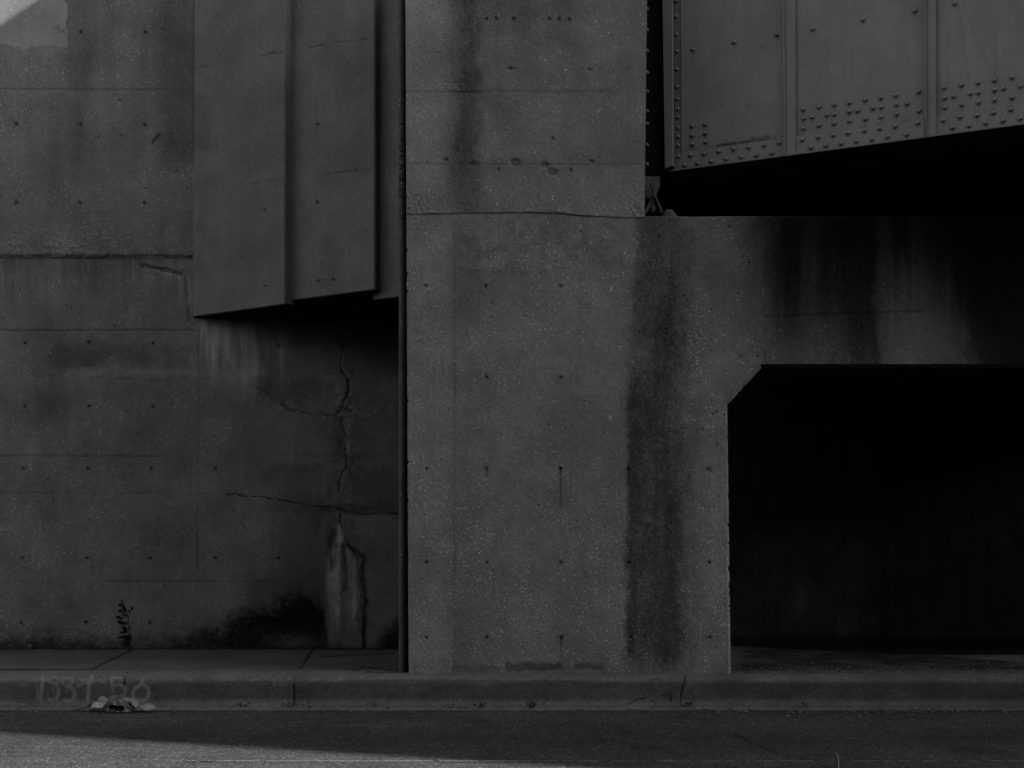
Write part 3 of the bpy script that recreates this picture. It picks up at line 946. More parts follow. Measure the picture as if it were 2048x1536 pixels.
i = np.arange(len(E) - 1)
ac.add(np.concatenate([E, ch]), np.stack([i, i + len(E), i + 1 + len(E), i + 1], -1), np.tile([.22, .3, .4, 1], (2 * len(E), 1)), False)
beam = ac.build('crossbeam', M['pier'], pier)
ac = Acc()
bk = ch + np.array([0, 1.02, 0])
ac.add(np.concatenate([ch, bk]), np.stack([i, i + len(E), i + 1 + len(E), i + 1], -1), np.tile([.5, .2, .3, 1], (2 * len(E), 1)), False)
ac.build('soffit', M['soot_shade'], beam)  # beam underside blackened to stand for its shade
ac = Acc()
ys = axis(TOPPY + 40, 434, -10, 434, 2.0)
s = np.linspace(0, 1, 238)
RGT = lambda y: 1294 - 5.0 * y / 430
PX = np.stack([LFT(y) + (RGT(y) - LFT(y)) * s for y in ys])
PY = np.tile(ys[:, None], (1, PX.shape[1]))
low = np.interp(PX, [817, 950, 1060, 1120, 1150, 1200, 1240, 1290], [427, 425, 424, 425, 429, 432, 434, 434]) + (fbm(PX / 14, PX * 0, 402, 3) - .5) * 2
PY = np.where(PY > 400, 400 + (PY - 400) * (low - 400) / 34, PY)
BLK = Plane((0, ZP - .006, 0), (0, -1, 0))
ragged = (fbm(PY / 9, PY * 0, 403, 3) - .5)
PX = PX + np.where(s[None] > .985, ragged * 4 * sm(250, 430, PY), 0) + np.where(s[None] < .012, ragged * 4 * sm(300, 430, PY), 0)
relief(ac, PX, PY, BLK, paint_block, .95, 'LRTB')
tag(ac.build('upper_block', M['pier'], pier), 'upper block with coarse exposed stones along its lower edge')
# the narrow return behind the left arris, falling back into a shadow gap
ac = Acc()
ys = np.concatenate([np.linspace(TOPPY + 40, 0, 12)[:-1], np.linspace(0, 1352, 500)])
sl = np.linspace(0, 1, 12)
RET = Plane((0, ZP + .03, 0), (0, -1, 0))
lf = np.where(ys < 432, 797, 798.5)
rt = np.where(ys < 432, 816, 818.5)
PX = lf[:, None] + (rt - lf)[:, None] * sl[None]
PY = np.tile(ys[:, None], (1, 12))


def paint_return(p):
    p.mottle(.2, 411, 20)
    f = (p.X - 798) / 20
    p.h[:] = -.005 - .13 * np.clip(f, 0, 1) ** 2.2 + (fbm(p.X / 4, p.Y / 4, 412, 3) - .5) * (.008 + .03 * band(p.Y, 230, 432, 20))
    p.a[:] = .3 + .4 * band(p.Y, 250, 435, 30)
    p.t *= .85


relief(ac, PX, PY, RET, paint_return, .8, 'LT')
ac.build('side_return', M['pier'], pier)
# far leg of the portal, just beyond the picture
ac = Acc()
far0 = PIER.at(2700.0, 728.0)
box(ac, (far0[0], ZP + .002, SIDE_Z - .05), (far0[0] + 1.4, ZP + 1.0, far0[2] + .02), (.8, .3, .3, 1))
ac.build('column', M['pier'], pier)

# ------------------------------------------------------------------ passage wall behind the opening and back wall above the seat
bw = empty('passage_wall')
tag(bw, 'concrete wall coloured near-black for shade, deep inside the dark opening under the crossbeam', 'wall')
q0 = Plane((0, 11.25, 0), (0, -1, 0)).at(1464.0, 1293.0)
BACK = Plane(q0, GN)


def paint_back(p):
    X, Y = p.X, p.Y
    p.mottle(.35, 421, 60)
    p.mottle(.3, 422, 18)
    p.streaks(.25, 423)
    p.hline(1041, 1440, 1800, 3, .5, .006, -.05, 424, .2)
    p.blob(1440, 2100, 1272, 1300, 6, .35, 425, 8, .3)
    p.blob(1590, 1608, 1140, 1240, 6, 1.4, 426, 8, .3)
    p.t *= 1 + 1.0 * band(X + (fbm(X / 60, Y / 60, 428) - .5) * 90, 1440, 1720, 50) * sm(1010, 1120, Y + (fbm(X / 40, Y / 40, 429) - .5) * 80) * (.4 + .8 * fbm(X / 30, Y / 34, 430, 5))  # light reaching the left of the passage, painted into the tone
    p.h += (fbm(X / 8, Y / 8, 427) - .5) * .008


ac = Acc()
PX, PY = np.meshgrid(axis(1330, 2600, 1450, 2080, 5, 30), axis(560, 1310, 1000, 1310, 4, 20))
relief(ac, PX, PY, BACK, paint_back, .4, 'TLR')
ac.build('wall_face', M['soot_shade'], bw)
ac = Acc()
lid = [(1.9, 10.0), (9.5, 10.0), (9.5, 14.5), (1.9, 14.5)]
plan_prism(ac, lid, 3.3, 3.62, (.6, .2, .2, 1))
ac.build('passage_ceiling', M['soot_shade'], bw)
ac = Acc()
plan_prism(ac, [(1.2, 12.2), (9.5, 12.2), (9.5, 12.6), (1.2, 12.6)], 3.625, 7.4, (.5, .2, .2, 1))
ac.build('seat_back_wall', M['soot_shade'], bw)

# ------------------------------------------------------------------ steel girder
gird = empty('steel_girder')
tag(gird, 'grey painted riveted steel bridge girder rising out of the picture at upper right', 'bridge girder')
YB = lambda x: 342 + (248 - 342) * (x - 1340) / (2048 - 1340)


Z = lambda *p: [(1270 + x / 2.632, y / 2.632) for x, y in p]
RIV = Z((217, 5), (218, 88), (219, 182), (221, 272), (222, 366), (223, 458), (224, 522), (225, 577), (225, 619), (226, 673), (227, 719), (228, 766), (230, 824), (262, 870),
        (328, 860), (402, 850), (480, 837), (560, 827), (638, 818), (720, 806), (291, 818), (363, 808), (440, 796), (518, 784), (598, 775), (679, 764), (758, 751),
        (300, 664), (300, 713), (301, 760), (369, 655), (370, 702), (371, 748), (304, 261), (522, 223), (745, 184),
        (937, 152), (1200, 105), (1472, 57), (885, 577), (888, 624), (886, 676), (880, 736), (931, 617), (968, 564), (968, 661), (963, 722), (1010, 605), (1048, 551),
        (1048, 602), (1048, 650), (1043, 712), (1127, 540), (1127, 588), (1128, 637), (1121, 699), (1171, 583), (1211, 526), (1212, 627), (1206, 688), (1253, 569),
        (1293, 516), (1294, 564), (1296, 615), (1288, 677), (1372, 502), (1375, 550), (1376, 601), (1369, 665), (1432, 545), (1493, 484), (1494, 584), (1487, 648),
        (925, 778), (1004, 767), (1084, 755), (1165, 743), (1247, 732), (1329, 720), (1429, 708),
        (1682, 18), (1627, 462), (1628, 516), (1630, 566), (1622, 632), (1675, 508), (1718, 448), (1719, 551), (1711, 615), (1763, 493), (1805, 436), (1807, 488),
        (1807, 539), (1799, 607), (1890, 423), (1891, 475), (1891, 527), (1885, 594), (1938, 467), (1984, 408), (1984, 514), (1977, 576), (2028, 454), (1670, 673),
        (1757, 662), (1845, 648), (1936, 635), (2026, 624))


def paint_web(p):
    X, Y = p.X, p.Y
    p.mottle(.06, 431, 160)
    p.streaks(.06, 432, 30, 240)
    p.mottle(.05, 438, 22)
    p.a[:] = 0
    # rusty grime on the ledge of the bottom angle in the first panel
    e = YB(X) - 38
    k = band(X, 1430, 1545, 8) * np.exp(-((Y - e) / 2.4) ** 2) * sm(.35, .55, fbm(X / 12, X * 0, 433, 3))
    k2 = band(X, 1432, 1548, 9) * sm(e - 12, e - 1, Y + 9 * (fbm(X / 4, X * 0, 434) - .4)) * (Y < e + 2) * sm(.32, .6, fbm(X / 17, X * 0 + 2, 435, 3)) * (.5 + .7 * fbm(X / 3, Y / 3, 439))
    p.mul(np.clip(k + k2 * .8, 0, 1), .1)
    p.mul(np.exp(-((Y - e) / 2.2) ** 2) * band(X, 1355, 2048, 5) * sm(.45, .7, fbm(X / 16, X * 0, 436, 3)), .62)
    for pts in ([(1925, 10), (1972, 120), (2000, 170)], [(1918, 20), (1940, 190)], [(1990, 60), (1992, 170)]):
        p.mul(np.exp(-(pld(X, Y, pts) / 3.0) ** 2), .88)
    for x, y, r in ((1525, 95, 4), (1714, 178, 2), (1445, 210, 5), (1498, 213, 5)):
        p.hole(x, y, r, .8, .95, 0)
    for x, y in RIV:  # shade crescent below each rivet painted as a dark ring and drip
        m = (abs(X - x) < 12) & (abs(Y - y) < 22)
        d = np.hypot(X[m] - x, Y[m] - y - 1.2)
        p.t[m] *= 1 - .42 * np.exp(-((d - 4.4) / 1.9) ** 2) - .16 * np.exp(-((X[m] - x) / 2.2) ** 2) * sm(2, 6, Y[m] - y) * (1 - sm(8, 20, Y[m] - y))
    p.h += (fbm(X / 70, Y / 70, 437, 3) - .5) * .006


ac = Acc()
xs = axis(1318, 2600, 1318, 2070, 2.5, 20)
PX = np.tile(xs, (150, 1))
PY = (1050 - 2.0 * (1050 - YB(xs))) + (YB(xs) - (1050 - 2.0 * (1050 - YB(xs))))[None] * np.concatenate([np.linspace(0, .45, 10)[:-1], np.linspace(.45, 1, 141)])[:, None]
relief(ac, PX, PY, GIR, paint_web, .02, 'TBLR')
web = ac.build('web_plate', M['steel'], gird)


def angle_strip(name, poly, h, tone=1.0, bev=.003, parent=gird, mat='steel', h0=.001):
    a = Acc()
    prism(a, poly, GIR, h0, h, (tone, 0, 0, 1), bev)
    return a.build(name, M[mat], parent)


YT = lambda x: 1050 - 2.0 * (1050 - YB(x))
T0 = -360
# bottom angle, in three lengths between the stiffeners
for x0, x1 in ((1362, 1568), (1592, 1849), (1871, 2590)):
    a = Acc()
    xs = axis(x0, x1, x0, min(x1, 2070), 2.0, 20)
    PX = np.tile(xs, (24, 1))
    PY = (YB(xs) - 38)[None] + (np.linspace(0, 1, 24) * 38.5)[:, None]
    relief(a, PX, PY, Plane(GIR.p0 + GIR.n * .012, GIR.n), paint_web, .011, 'TBLR')
    a.build('bottom_angle', M['steel'], gird)
a = Acc()
prism(a, [(1337, YB(1337) - 1), (2590, YB(2590) - 1), (2590, YB(2590) + 2.4), (1337, YB(1337) + 2.4)], GIR, -.02, .022, (.8, 0, 0, 1), .003)
a.build('bottom_flange', M['steel'], gird)
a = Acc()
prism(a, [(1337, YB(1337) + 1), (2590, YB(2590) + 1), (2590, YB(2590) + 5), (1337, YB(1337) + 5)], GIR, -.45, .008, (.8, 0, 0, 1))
a.build('flange_underside', M['black_steel'], gird)  # black material stands in for shade below the girder
for x0, x1 in ((1567, 1590), (1849, 1871)):
    a = Acc()
    prism(a, [(x0 - 1, T0), (x1 - 1, T0), (x1 + 2, YB(x1) + 1), (x0 + 3, YB(x0) + 1)], GIR, .001, .020, (.96, 0, 0, 1), .004)
    prism(a, [(x0 - 2, T0), (x0 + .2, T0), (x0 + 4, YB(x0)), (x0 + 2, YB(x0))], GIR, .001, .034, (1.05, 0, 0, 1), .002)
    a.build('stiffener', M['steel'], gird)
angle_strip('end_plate', [(1323, T0), (1346, T0), (1349, 336), (1334, 343)], .075, .95, .006)
angle_strip('end_angle', [(1347.5, T0), (1361, T0), (1364, 338), (1351, 340)], .012, .8, .002)
angle_strip('end_angle', [(1361.5, T0), (1364, T0), (1367, 302), (1364.5, 302)], .022, 1.05, .002)
# girder end angle, and a black plate added so the gap reads as shade
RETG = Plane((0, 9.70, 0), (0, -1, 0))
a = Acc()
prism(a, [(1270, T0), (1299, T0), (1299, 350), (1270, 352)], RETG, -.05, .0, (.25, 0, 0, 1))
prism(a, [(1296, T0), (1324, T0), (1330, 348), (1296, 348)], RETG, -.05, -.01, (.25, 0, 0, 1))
a.build('bracket_gap_fill', M['black_steel'], gird)

def dome(r=.0166, hgt=.0165, nr=6, ns=16):
    v, qd = [], []
    for i in range(nr + 1):
        t = i / nr * math.pi / 2
        rr = r * math.cos(t) if i < nr else r * .02
        for j in range(ns):
            a = 2 * math.pi * j / ns
            v.append((rr * math.cos(a), rr * math.sin(a), hgt * math.sin(t)))
    for i in range(nr):
        for j in range(ns):
            qd.append((i * ns + j, i * ns + (j + 1) % ns, (i + 1) * ns + (j + 1) % ns, (i + 1) * ns + j))
    return np.array(v), np.array(qd)


DV, DQ = dome()
Xa = np.array([-GN[1], GN[0], 0.0])
Xa = np.array([math.cos(TH), -math.sin(TH), 0.0])
ROT = np.stack([Xa, np.array([0, 0, 1.0]), GN], 0)          # rows: local x, y, z
rest = Acc()
first = None
for k, (x, y) in enumerate(RIV):
    low = y > YB(x) - 38
    h = .011 if (low or x < 1362) else -.001
    pos = GIR.at(x, y, h)
    if k < 0 or (len(RIV) - k) > len(RIV) - 88:
        if first is None:
            a = Acc()
            a.add(DV @ ROT, DQ[:, ::-1], np.tile([.95, 0, 0, 1], (len(DV), 1)))
            first = a.build('rivet', M['steel'], gird)
            o = first
        else:
            o = first.copy()
            COL.objects.link(o)
            o.parent = gird
        o.location = pos
    else:
        rest.add(DV @ ROT + pos, DQ[:, ::-1], np.tile([.97, 0, 0, 1], (len(DV), 1)))
for y in (18, 60, 102, 145, 183, 223, 248, 290, 329):
    pos = RETG.at(1294.0, float(y))
    rest.add(DV @ np.array([[1, 0, 0], [0, 0, 1], [0, -1, 0]]) + pos, DQ[:, ::-1], np.tile([.8, 0, 0, 1], (len(DV), 1)))
for x in range(2080, 2580, 34):
    for off in (22, 8, 58, 76):
        rest.add(DV @ ROT + GIR.at(float(x + off * .5), YB(x) - off, .013 if off < 38 else 0), DQ[:, ::-1], np.tile([.97, 0, 0, 1], (len(DV), 1)))
tag(rest.build('rivet_rows', M['steel'], gird), kind='stuff')

# ------------------------------------------------------------------ bearing shoe on the bridge seat
SEATZ = float(PIER.at(1300.0, 435.0)[2])
B1 = Plane((0, 9.55, 0), (0, -1, 0))
bear = empty('bearing_shoe')
tag(bear, 'small dusty steel bearing with a slanting rod in the gap beside the column top', 'bridge bearing')
a = Acc()
prism(a, [(1285, 352), (1320, 353), (1320, 372), (1311, 394), (1298, 398), (1285, 392)], B1, -.03, 0, (1, 0, 0, 1))
a.build('tapered_plate', M['bearing'], bear)
a = Acc()
prism(a, [(1297.5, 369.5), (1300.5, 369), (1323.5, 427), (1319, 429)], B1, .03, .05, (1, 0, 0, 1), .003)
a.build('slanting_rod', M['bearing'], bear)
a = Acc()
prism(a, [(1302, 392), (1305, 394), (1312, 422), (1306, 417), (1301, 415), (1293, 426), (1286, 430), (1290, 420), (1298, 404)], B1, -.02, .025, (1, 0, 0, 1))
a.build('forked_bracket', M['bearing'], bear)
a = Acc()
prism(a, [(1301, 415), (1305, 413), (1309, 418), (1306, 427), (1301, 426)], B1, .02, .045, (1, 0, 0, 1), .004)
a.build('bolt_head', M['bearing'], bear)
cone = empty('rocker_cap')
tag(cone, 'rounded fan-shaped steel cap standing on the ledge right of the bearing', 'steel cap')
cpos = Plane((0, 9.6, 0), (0, -1, 0)).at(1338.0, 434.0)
a = Acc()
prof = [(0, .165), (.02, .163), (.04, .145), (.066, .10), (.088, .045), (.098, .008), (.1, -.012)]
ns = 20
cv = [(r_ * math.cos(2 * math.pi * j / ns) * (1 + .06 * (j % 2)), r_ * math.sin(2 * math.pi * j / ns) * (1 + .06 * (j % 2)) * .7, z_) for r_, z_ in prof for j in range(ns)]
cq = [(i * ns + j, i * ns + (j + 1) % ns, (i + 1) * ns + (j + 1) % ns, (i + 1) * ns + j) for i in range(len(prof) - 1) for j in range(ns)]
a.add(np.array(cv) + [cpos[0], cpos[1], SEATZ + .012], cq, None, False)
a.build('cap_shell', M['bearing'], cone)

# ------------------------------------------------------------------ deck and parapet above, out of the picture
SK = R(16.5)
pr, pw = None, None
GROUND = Plane((0, 0, 0), (0, 0, 1))
pr = GROUND.at(340.0, 1487.0)
pw = WALL.at(0.0, 45.0)
nn = np.array([math.sin(SK), math.cos(SK)])
dist = lambda x, y: (x - pr[0]) * nn[0] + (y - pr[1]) * nn[1]
GRAD = pw[2] / dist(pw[0], pw[1])
ALPHA = R(7.0)
TANE = GRAD * (math.cos(ALPHA) * nn[0] - math.sin(ALPHA) * nn[1])
ELEV = math.atan(TANE)
TOP = 7.7
D0 = TOP / GRAD
line = lambda x: pr[1] + (D0 - (x - pr[0]) * nn[0]) / nn[1]
print('sun elev', math.degrees(ELEV), 'caster dist', D0, 'grad', GRAD)
deck = empty('bridge_deck')
tag(deck, 'dark concrete bridge deck above and behind the riveted girder', 'bridge deck')
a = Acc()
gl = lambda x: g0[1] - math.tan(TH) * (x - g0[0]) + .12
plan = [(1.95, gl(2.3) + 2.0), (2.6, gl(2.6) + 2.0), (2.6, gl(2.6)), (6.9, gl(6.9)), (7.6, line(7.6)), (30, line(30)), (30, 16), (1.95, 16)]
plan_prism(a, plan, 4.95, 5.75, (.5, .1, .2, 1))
a.build('deck_slab', M['soot_shade'], deck)
a = Acc()
plan_prism(a, [(-1.5, line(-1.5)), (30, line(30)), (30, line(30) + .4), (-1.5, line(-1.5) + .4)], 5.76, TOP, (.9, .1, .2, 1))
a.build('parapet', M['wall'], deck)
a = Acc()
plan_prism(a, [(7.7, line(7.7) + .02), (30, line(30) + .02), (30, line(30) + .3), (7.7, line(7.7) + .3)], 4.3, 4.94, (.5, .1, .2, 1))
a.build('edge_beam', M['soot_shade'], deck)

# ------------------------------------------------------------------ unseen block added behind the viewer to cut low sky light
opp = empty('low_sky_blocker')
tag(opp, 'long unseen block added behind the viewer to shut out low sky light', 'light blocker')
a = Acc()
box(a, (-45, -16, 0), (50, -7.5, 12.8), (.8, .1, .1, 1))
a.build('wall', M['wall'], opp)
a = Acc()
box(a, (-45.1, -16.1, 12.802), (50.1, -7.2, 13.2), (.9, .1, .1, 1))
a.build('blocker_cap', M['wall'], opp)

# ------------------------------------------------------------------ ground: road, kerb, pavement
def paint_road(p, XX, YY):
    p.t *= 1 + .18 * (fbm(XX * .7, YY * 1.6, 501) - .5) * 2
    gut = sm(8.55, 8.95, YY)
    p.t *= 1 + .3 * sm(7.9, 8.5, YY) * (.6 + .8 * fbm(XX * 2, YY * 4, 507))
    p.t *= 1 + .1 * (1 - sm(6.9, 7.4, YY))
    p.mul(np.exp(-((YY - 8.93) / .03) ** 2) * fbm(XX * 5, YY * 0, 502), .4)
    p.t *= 1 - .14 * np.exp(-((YY - 7.75 + .1 * (fbm(XX * .6, XX * 0, 508) - .5)) / .22) ** 2)
    for cx_, cy_, r_ in ((1.6, 7.5, .16), (2.9, 8.1, .10), (-.6, 8.2, .12), (3.7, 7.4, .2), (.6, 8.5, .07)):
        dd = np.hypot(XX - cx_, (YY - cy_) * 1.4) + (fbm(XX * 7, YY * 7, 509) - .5) * .16
        p.mul(1 - sm(r_ * .4, r_ * 1.1, dd), .72)
    d = np.minimum(pld(p.X + (fbm(p.X / 9, p.Y / 5, 504) - .5) * 12, p.Y + (fbm(p.X / 9, p.Y / 5, 505) - .5) * 6,
                       [(1470, 1466), (1500, 1485), (1535, 1500), (1570, 1512), (1620, 1519), (1650, 1534)]), 50)
    p.mul((1 - sm(.7, 1.8, d)) * .9, .35)


ac = Acc()
xs = axis(-5.5, 7.5, -3.9, 5.6, .03, .15)
ys = axis(5.6, 8.96, 6.6, 8.96, .03, .1)
XX, YY = np.meshgrid(xs, ys)
ZZ = (fbm(XX * 6, YY * 6, 506) - .5) * .004
V = np.stack([XX, YY, ZZ], -1)
px, py = project(V.reshape(-1, 3))
p = Paint(px.reshape(XX.shape), py.reshape(XX.shape))
paint_road(p, XX, YY)
ac.add(V, grid_quads(*XX.shape)[:, ::-1], p.attr())
tag(ac.build('road', M['road']), kind='structure')
ac = Acc()
Zg = -.012
ac.add([(-400, -400, Zg), (400, -400, Zg), (400, 400, Zg), (-400, 400, Zg)], [(0, 1, 2, 3)], np.tile([1, 0, 0, 1.0], (4, 1)), False)
tag(ac.build('ground', M['road']), kind='structure')

# worn painted line along the road
a = Acc()
lz = .0045
yl = float(GROUND.at(900.0, 1523.5)[1])
xs = np.linspace(-1.35, 5.5, 230)
for k in range(len(xs) - 1):
    if rng.random() < (.08 if xs[k] < 1.2 else .3) or vnoise(np.array([xs[k] * 3.0]), np.array([.5]), 78)[0] < .16:
        continue
    w0_, w1_ = .011 + .006 * rng.random(), .011 + .006 * rng.random()
    a.add([(xs[k], yl - w0_, lz), (xs[k + 1] - .004 * rng.random(), yl - w1_, lz), (xs[k + 1] - .004 * rng.random(), yl + w1_, lz), (xs[k], yl + w0_, lz)], [(0, 1, 2, 3)], None, False)
for x0, x1, py_ in ((25, 46, 1501.5), (370, 430, 1524)):
    A, B = GROUND.at(float(x0), py_), GROUND.at(float(x1), py_)
    a.add([(A[0], A[1] - .006, lz), (B[0], B[1] - .006, lz), (B[0], B[1] + .006, lz), (A[0], A[1] + .006, lz)], [(0, 1, 2, 3)], None, False)
tag(a.build('road_marking', M['line']), kind='structure')

KP = [(9.40, .0), (9.19, .0), (9.13, -.001), (9.105, -.004), (9.085, -.012), (9.068, -.026), (9.058, -.042), (9.052, -.06), (9.045, -.10), (9.038, -.14), (9.03, -.175),
      (9.02, -.205), (9.004, -.224), (8.985, -.236), (8.968, -.243), (8.94, -.262)]
kp = []
for (y0, z0), (y1, z1) in zip(KP[:-1], KP[1:]):
    n = max(1, int(math.hypot(y1 - y0, z1 - z0) / .008))
    kp += [(y0 + (y1 - y0) * k / n, z0 + (z1 - z0) * k / n) for k in range(n)]
kp = np.array(kp + [KP[-1]])
kp[:, 1] += SIDE_Z
STROKES = []
S8 = lambda pts: [(x / 5.39, 1300 + y / 5.39) for x, y in pts]
STROKES += [(S8([(232, 375), (292, 372)]), 3.2, .45)]
STROKES += [(S8([(462, 300), (450, 400), (437, 520)]), 3.2, 1.0), (S8([(404, 370), (402, 530)]), 1.5, .7), (S8([(437, 500), (436, 540), (446, 585)]), 1.2, .6)]
STROKES += [(S8([(525, 330), (560, 300), (610, 295), (635, 320), (625, 360), (570, 365), (535, 350)]), 3, .8), (S8([(600, 365), (630, 420), (632, 490), (600, 530), (525, 530)]), 3, .7), (S8([(560, 400), (578, 470)]), 1.4, .6), (S8([(618, 520), (622, 590)]), 1.2, .5)]
STROKES += [(S8([(672, 370), (680, 310), (740, 295), (785, 320), (775, 360), (715, 385)]), 3, .85), (S8([(715, 385), (780, 410), (808, 470), (790, 530), (740, 552), (685, 540)]), 3.2, .9), (S8([(715, 390), (722, 445)]), 1.3, .5)]
STROKES += [(S8([(985, 285), (962, 330), (955, 440), (947, 540)]), 3.4, .95), (S8([(835, 385), (920, 345), (1020, 322), (1125, 345)]), 3.2, .75), (S8([(852, 385), (850, 410)]), 1.2, .5)]
STROKES += [(S8([(1310, 300), (1200, 297), (1207, 385), (1280, 370), (1345, 410), (1345, 475), (1290, 510), (1205, 505)]), 3.2, .85), (S8([(1207, 385), (1220, 455)]), 1.8, .7)]
STROKES += [(S8([(1540, 320), (1525, 370), (1460, 410), (1430, 460), (1445, 520), (1500, 548), (1570, 535), (1605, 480), (1595, 410), (1545, 370)]), 3.4, 1.0)]
STROKES += [(S8([(2015, 360), (2013, 480)]), 1.0, .35)]


def paint_kerb(p, XX, S):
    X, Y = p.X, p.Y
    p.mottle(.16, 511, 50)
    p.mottle(.16, 528, 6)
    p.a[:] = .5 + .3 * band(Y, 1346, 1362, 3) + .3 * (fbm(X / 40, Y / 20, 512) - .5)
    p.p[:] = .3
    face = sm(1360, 1368, Y) * (1 - sm(1396, 1404, Y + (fbm(X / 20, X * 0, 513) - .5) * 6))
    p.mul(np.clip(face * (.45 + .75 * fbm(X / 60, Y / 16, 514)) * (.7 + .6 * fbm(X / 5, Y / 3, 524)), 0, 1), .58)
    p.mul(sm(900, 1900, X), .8)  # bridge shade towards the right painted into the kerb tone
    # scuffs along the edge
    for x0, x1, y, f in ((700, 1000, 1361, .6), (1050, 1180, 1363, .6), (1290, 1330, 1359, .6), (430, 560, 1363, .7)):
        p.mul(np.exp(-((Y - y + (fbm(X / 30, X * 0, 515) - .5) * 4) / 1.5) ** 2) * band(X, x0, x1, 20), f)
    p.mul(np.exp(-((Y - 1359) / 2.0) ** 2) * sm(.5, .7, fbm(X / 18, X * 0, 516)), 1.35)
    for pts, w in (([(588, 1351), (589, 1362), (586, 1372), (589, 1385), (587, 1408)], 1.5), ([(1371, 1350), (1368, 1362), (1363, 1382), (1361, 1406)], 1.4),
                   ([(1093, 1388), (1094, 1402)], .7), ([(1090, 1356), (1093, 1390)], .35), ([(1253, 1409), (1270, 1402), (1291, 1395)], .9), ([(1320, 1393), (1338, 1388), (1342, 1400), (1341, 1406)], .8),
                   ([(246, 1352), (248, 1366), (252, 1356)], 1.3), ([(1303, 1402), (1312, 1408)], .8)):
        p.crack(pts, w, .12, .010, 0, 1, 517, 1.5)
    d = np.hypot(X - 248, (Y - 1366) * 1.2)
    p.mul(1 - sm(2.5, 5, d), .2)
    for pts, w, st in STROKES:
        d = pld(X + (fbm(X / 4, Y / 4, 518) - .5) * 1.2, Y + (fbm(X / 4, Y / 4, 519) - .5) * 1.2, pts)
        k = (1 - sm(w * .55, w * 1.5, d)) * st * (.7 + .5 * fbm(X / 5, Y / 5, 520))
        p.t = p.t * (1 - np.clip(k, 0, 1)) + np.clip(k, 0, 1) * np.maximum(p.t, 1.0) * 0 + np.clip(k, 0, 1) * (1.6 + .3 * (fbm(X / 6, Y / 6, 527) - .5))
        p.a *= 1 - .7 * np.clip(k, 0, 1)
    # joint between slab and kerb at left: cracked and gritty
    for (x0, x1, y) in ((-50, 560, 1347.2),):
        pass
    rr = np.random.RandomState(21)
    for _ in range(90):
        x, y = rr.uniform(0, 1500), rr.uniform(1352, 1402)
        d = np.hypot(X - x, Y - y)
        p.mul(1 - sm(1.0, 2.2, d), rr.choice([1.6, 1.5, .5]))
    p.mul(np.exp(-((Y - 1413) / 2.2) ** 2) * fbm(X / 9, X * 0, 521), .5)


ac = Acc()
xs = axis(-7, 9, -3.6, 5.3, .0085, .1)
XX, S = np.meshgrid(xs, np.arange(len(kp)))
V = np.stack([XX, kp[S, 0], kp[S, 1]], -1)
V[..., 1] += (fbm(XX * 2.2, XX * 0, 522, 3) - .5) * .012 * (kp[S, 0] < 9.15)
px, py = project(V.reshape(-1, 3))
p = Paint(px.reshape(XX.shape), py.reshape(XX.shape))
paint_kerb(p, XX, S)
nrm = np.array([0, -.75, .66])
chip = sm(.62, .75, fbm(XX * 5, S / 22.0, 525, 3)) * band(p.Y, 1352, 1368, 4)
V += nrm * (p.h + (fbm(XX * 60, S / 2.0, 523, 3) - .5) * .004 - chip * .012 * fbm(XX * 40, S / 3.0, 526))[..., None]
ac.add(V, grid_quads(*XX.shape)[:, ::-1], p.attr())
tag(ac.build('kerb', M['kerb']), kind='structure')


def paint_walk(p, XX, YY):
    X, Y = p.X, p.Y
    p.mottle(.12, 531, 60)
    p.t *= 1 + .15 * (fbm(XX * 2, YY * 2, 532) - .5) * 2
    p.a[:] = .15
    p.p[:] = .15
    for pts, w in (([(263, 1299), (169, 1344)], 2.0), ([(626, 1299), (593, 1347)], 2.0)):
        d = pld(X, (Y), pts)
        k = 1 - sm(w * .5, w * 1.2, d)
        p.mul(k * (.6 + .5 * fbm(X / 8, Y / 8, 533)), .12)
        p.h -= k * .012
    d = pld(X + (fbm(X / 20, Y / 5, 534) - .5) * 6, Y + (fbm(X / 14, Y / 5, 535) - .5) * 2.4, [(-60, 1338.5), (120, 1339.5), (230, 1341), (330, 1342.5), (480, 1344)])
    k = (1 - sm(1.2, 2.6, d)) * sm(.2, .45, fbm(X / 26, X * 0, 536) + .25 * (X < 240))
    p.mul(k, .12)
    p.h -= k * .01
    for x0, y0, x1, y1 in ((65, 1346, 75, 1342), (95, 1345, 101, 1341), (300, 1346, 312, 1344), (330, 1347, 340, 1344), (352, 1346, 360, 1343), (640, 1314, 790, 1306), (535, 1305, 555, 1304), (720, 1333, 770, 1338)):
        d = pld(X, Y + (fbm(X / 8, Y / 5, 537) - .5) * 1.6, [(x0, y0), (x1, y1)])
        p.mul(1 - sm(.4, 1.3, d), .25)
    # dirt against the column; passage floor dirt deepened with painted shade
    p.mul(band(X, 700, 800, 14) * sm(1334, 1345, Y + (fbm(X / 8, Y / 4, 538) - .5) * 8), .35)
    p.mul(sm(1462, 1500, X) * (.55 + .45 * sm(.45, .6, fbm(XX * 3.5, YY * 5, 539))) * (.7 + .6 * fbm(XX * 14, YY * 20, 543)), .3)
    p.mul((1 - sm(1297.5, 1301, Y + (fbm(X / 12, X * 0, 542) - .5) * 3)) * (X < 820), .2)


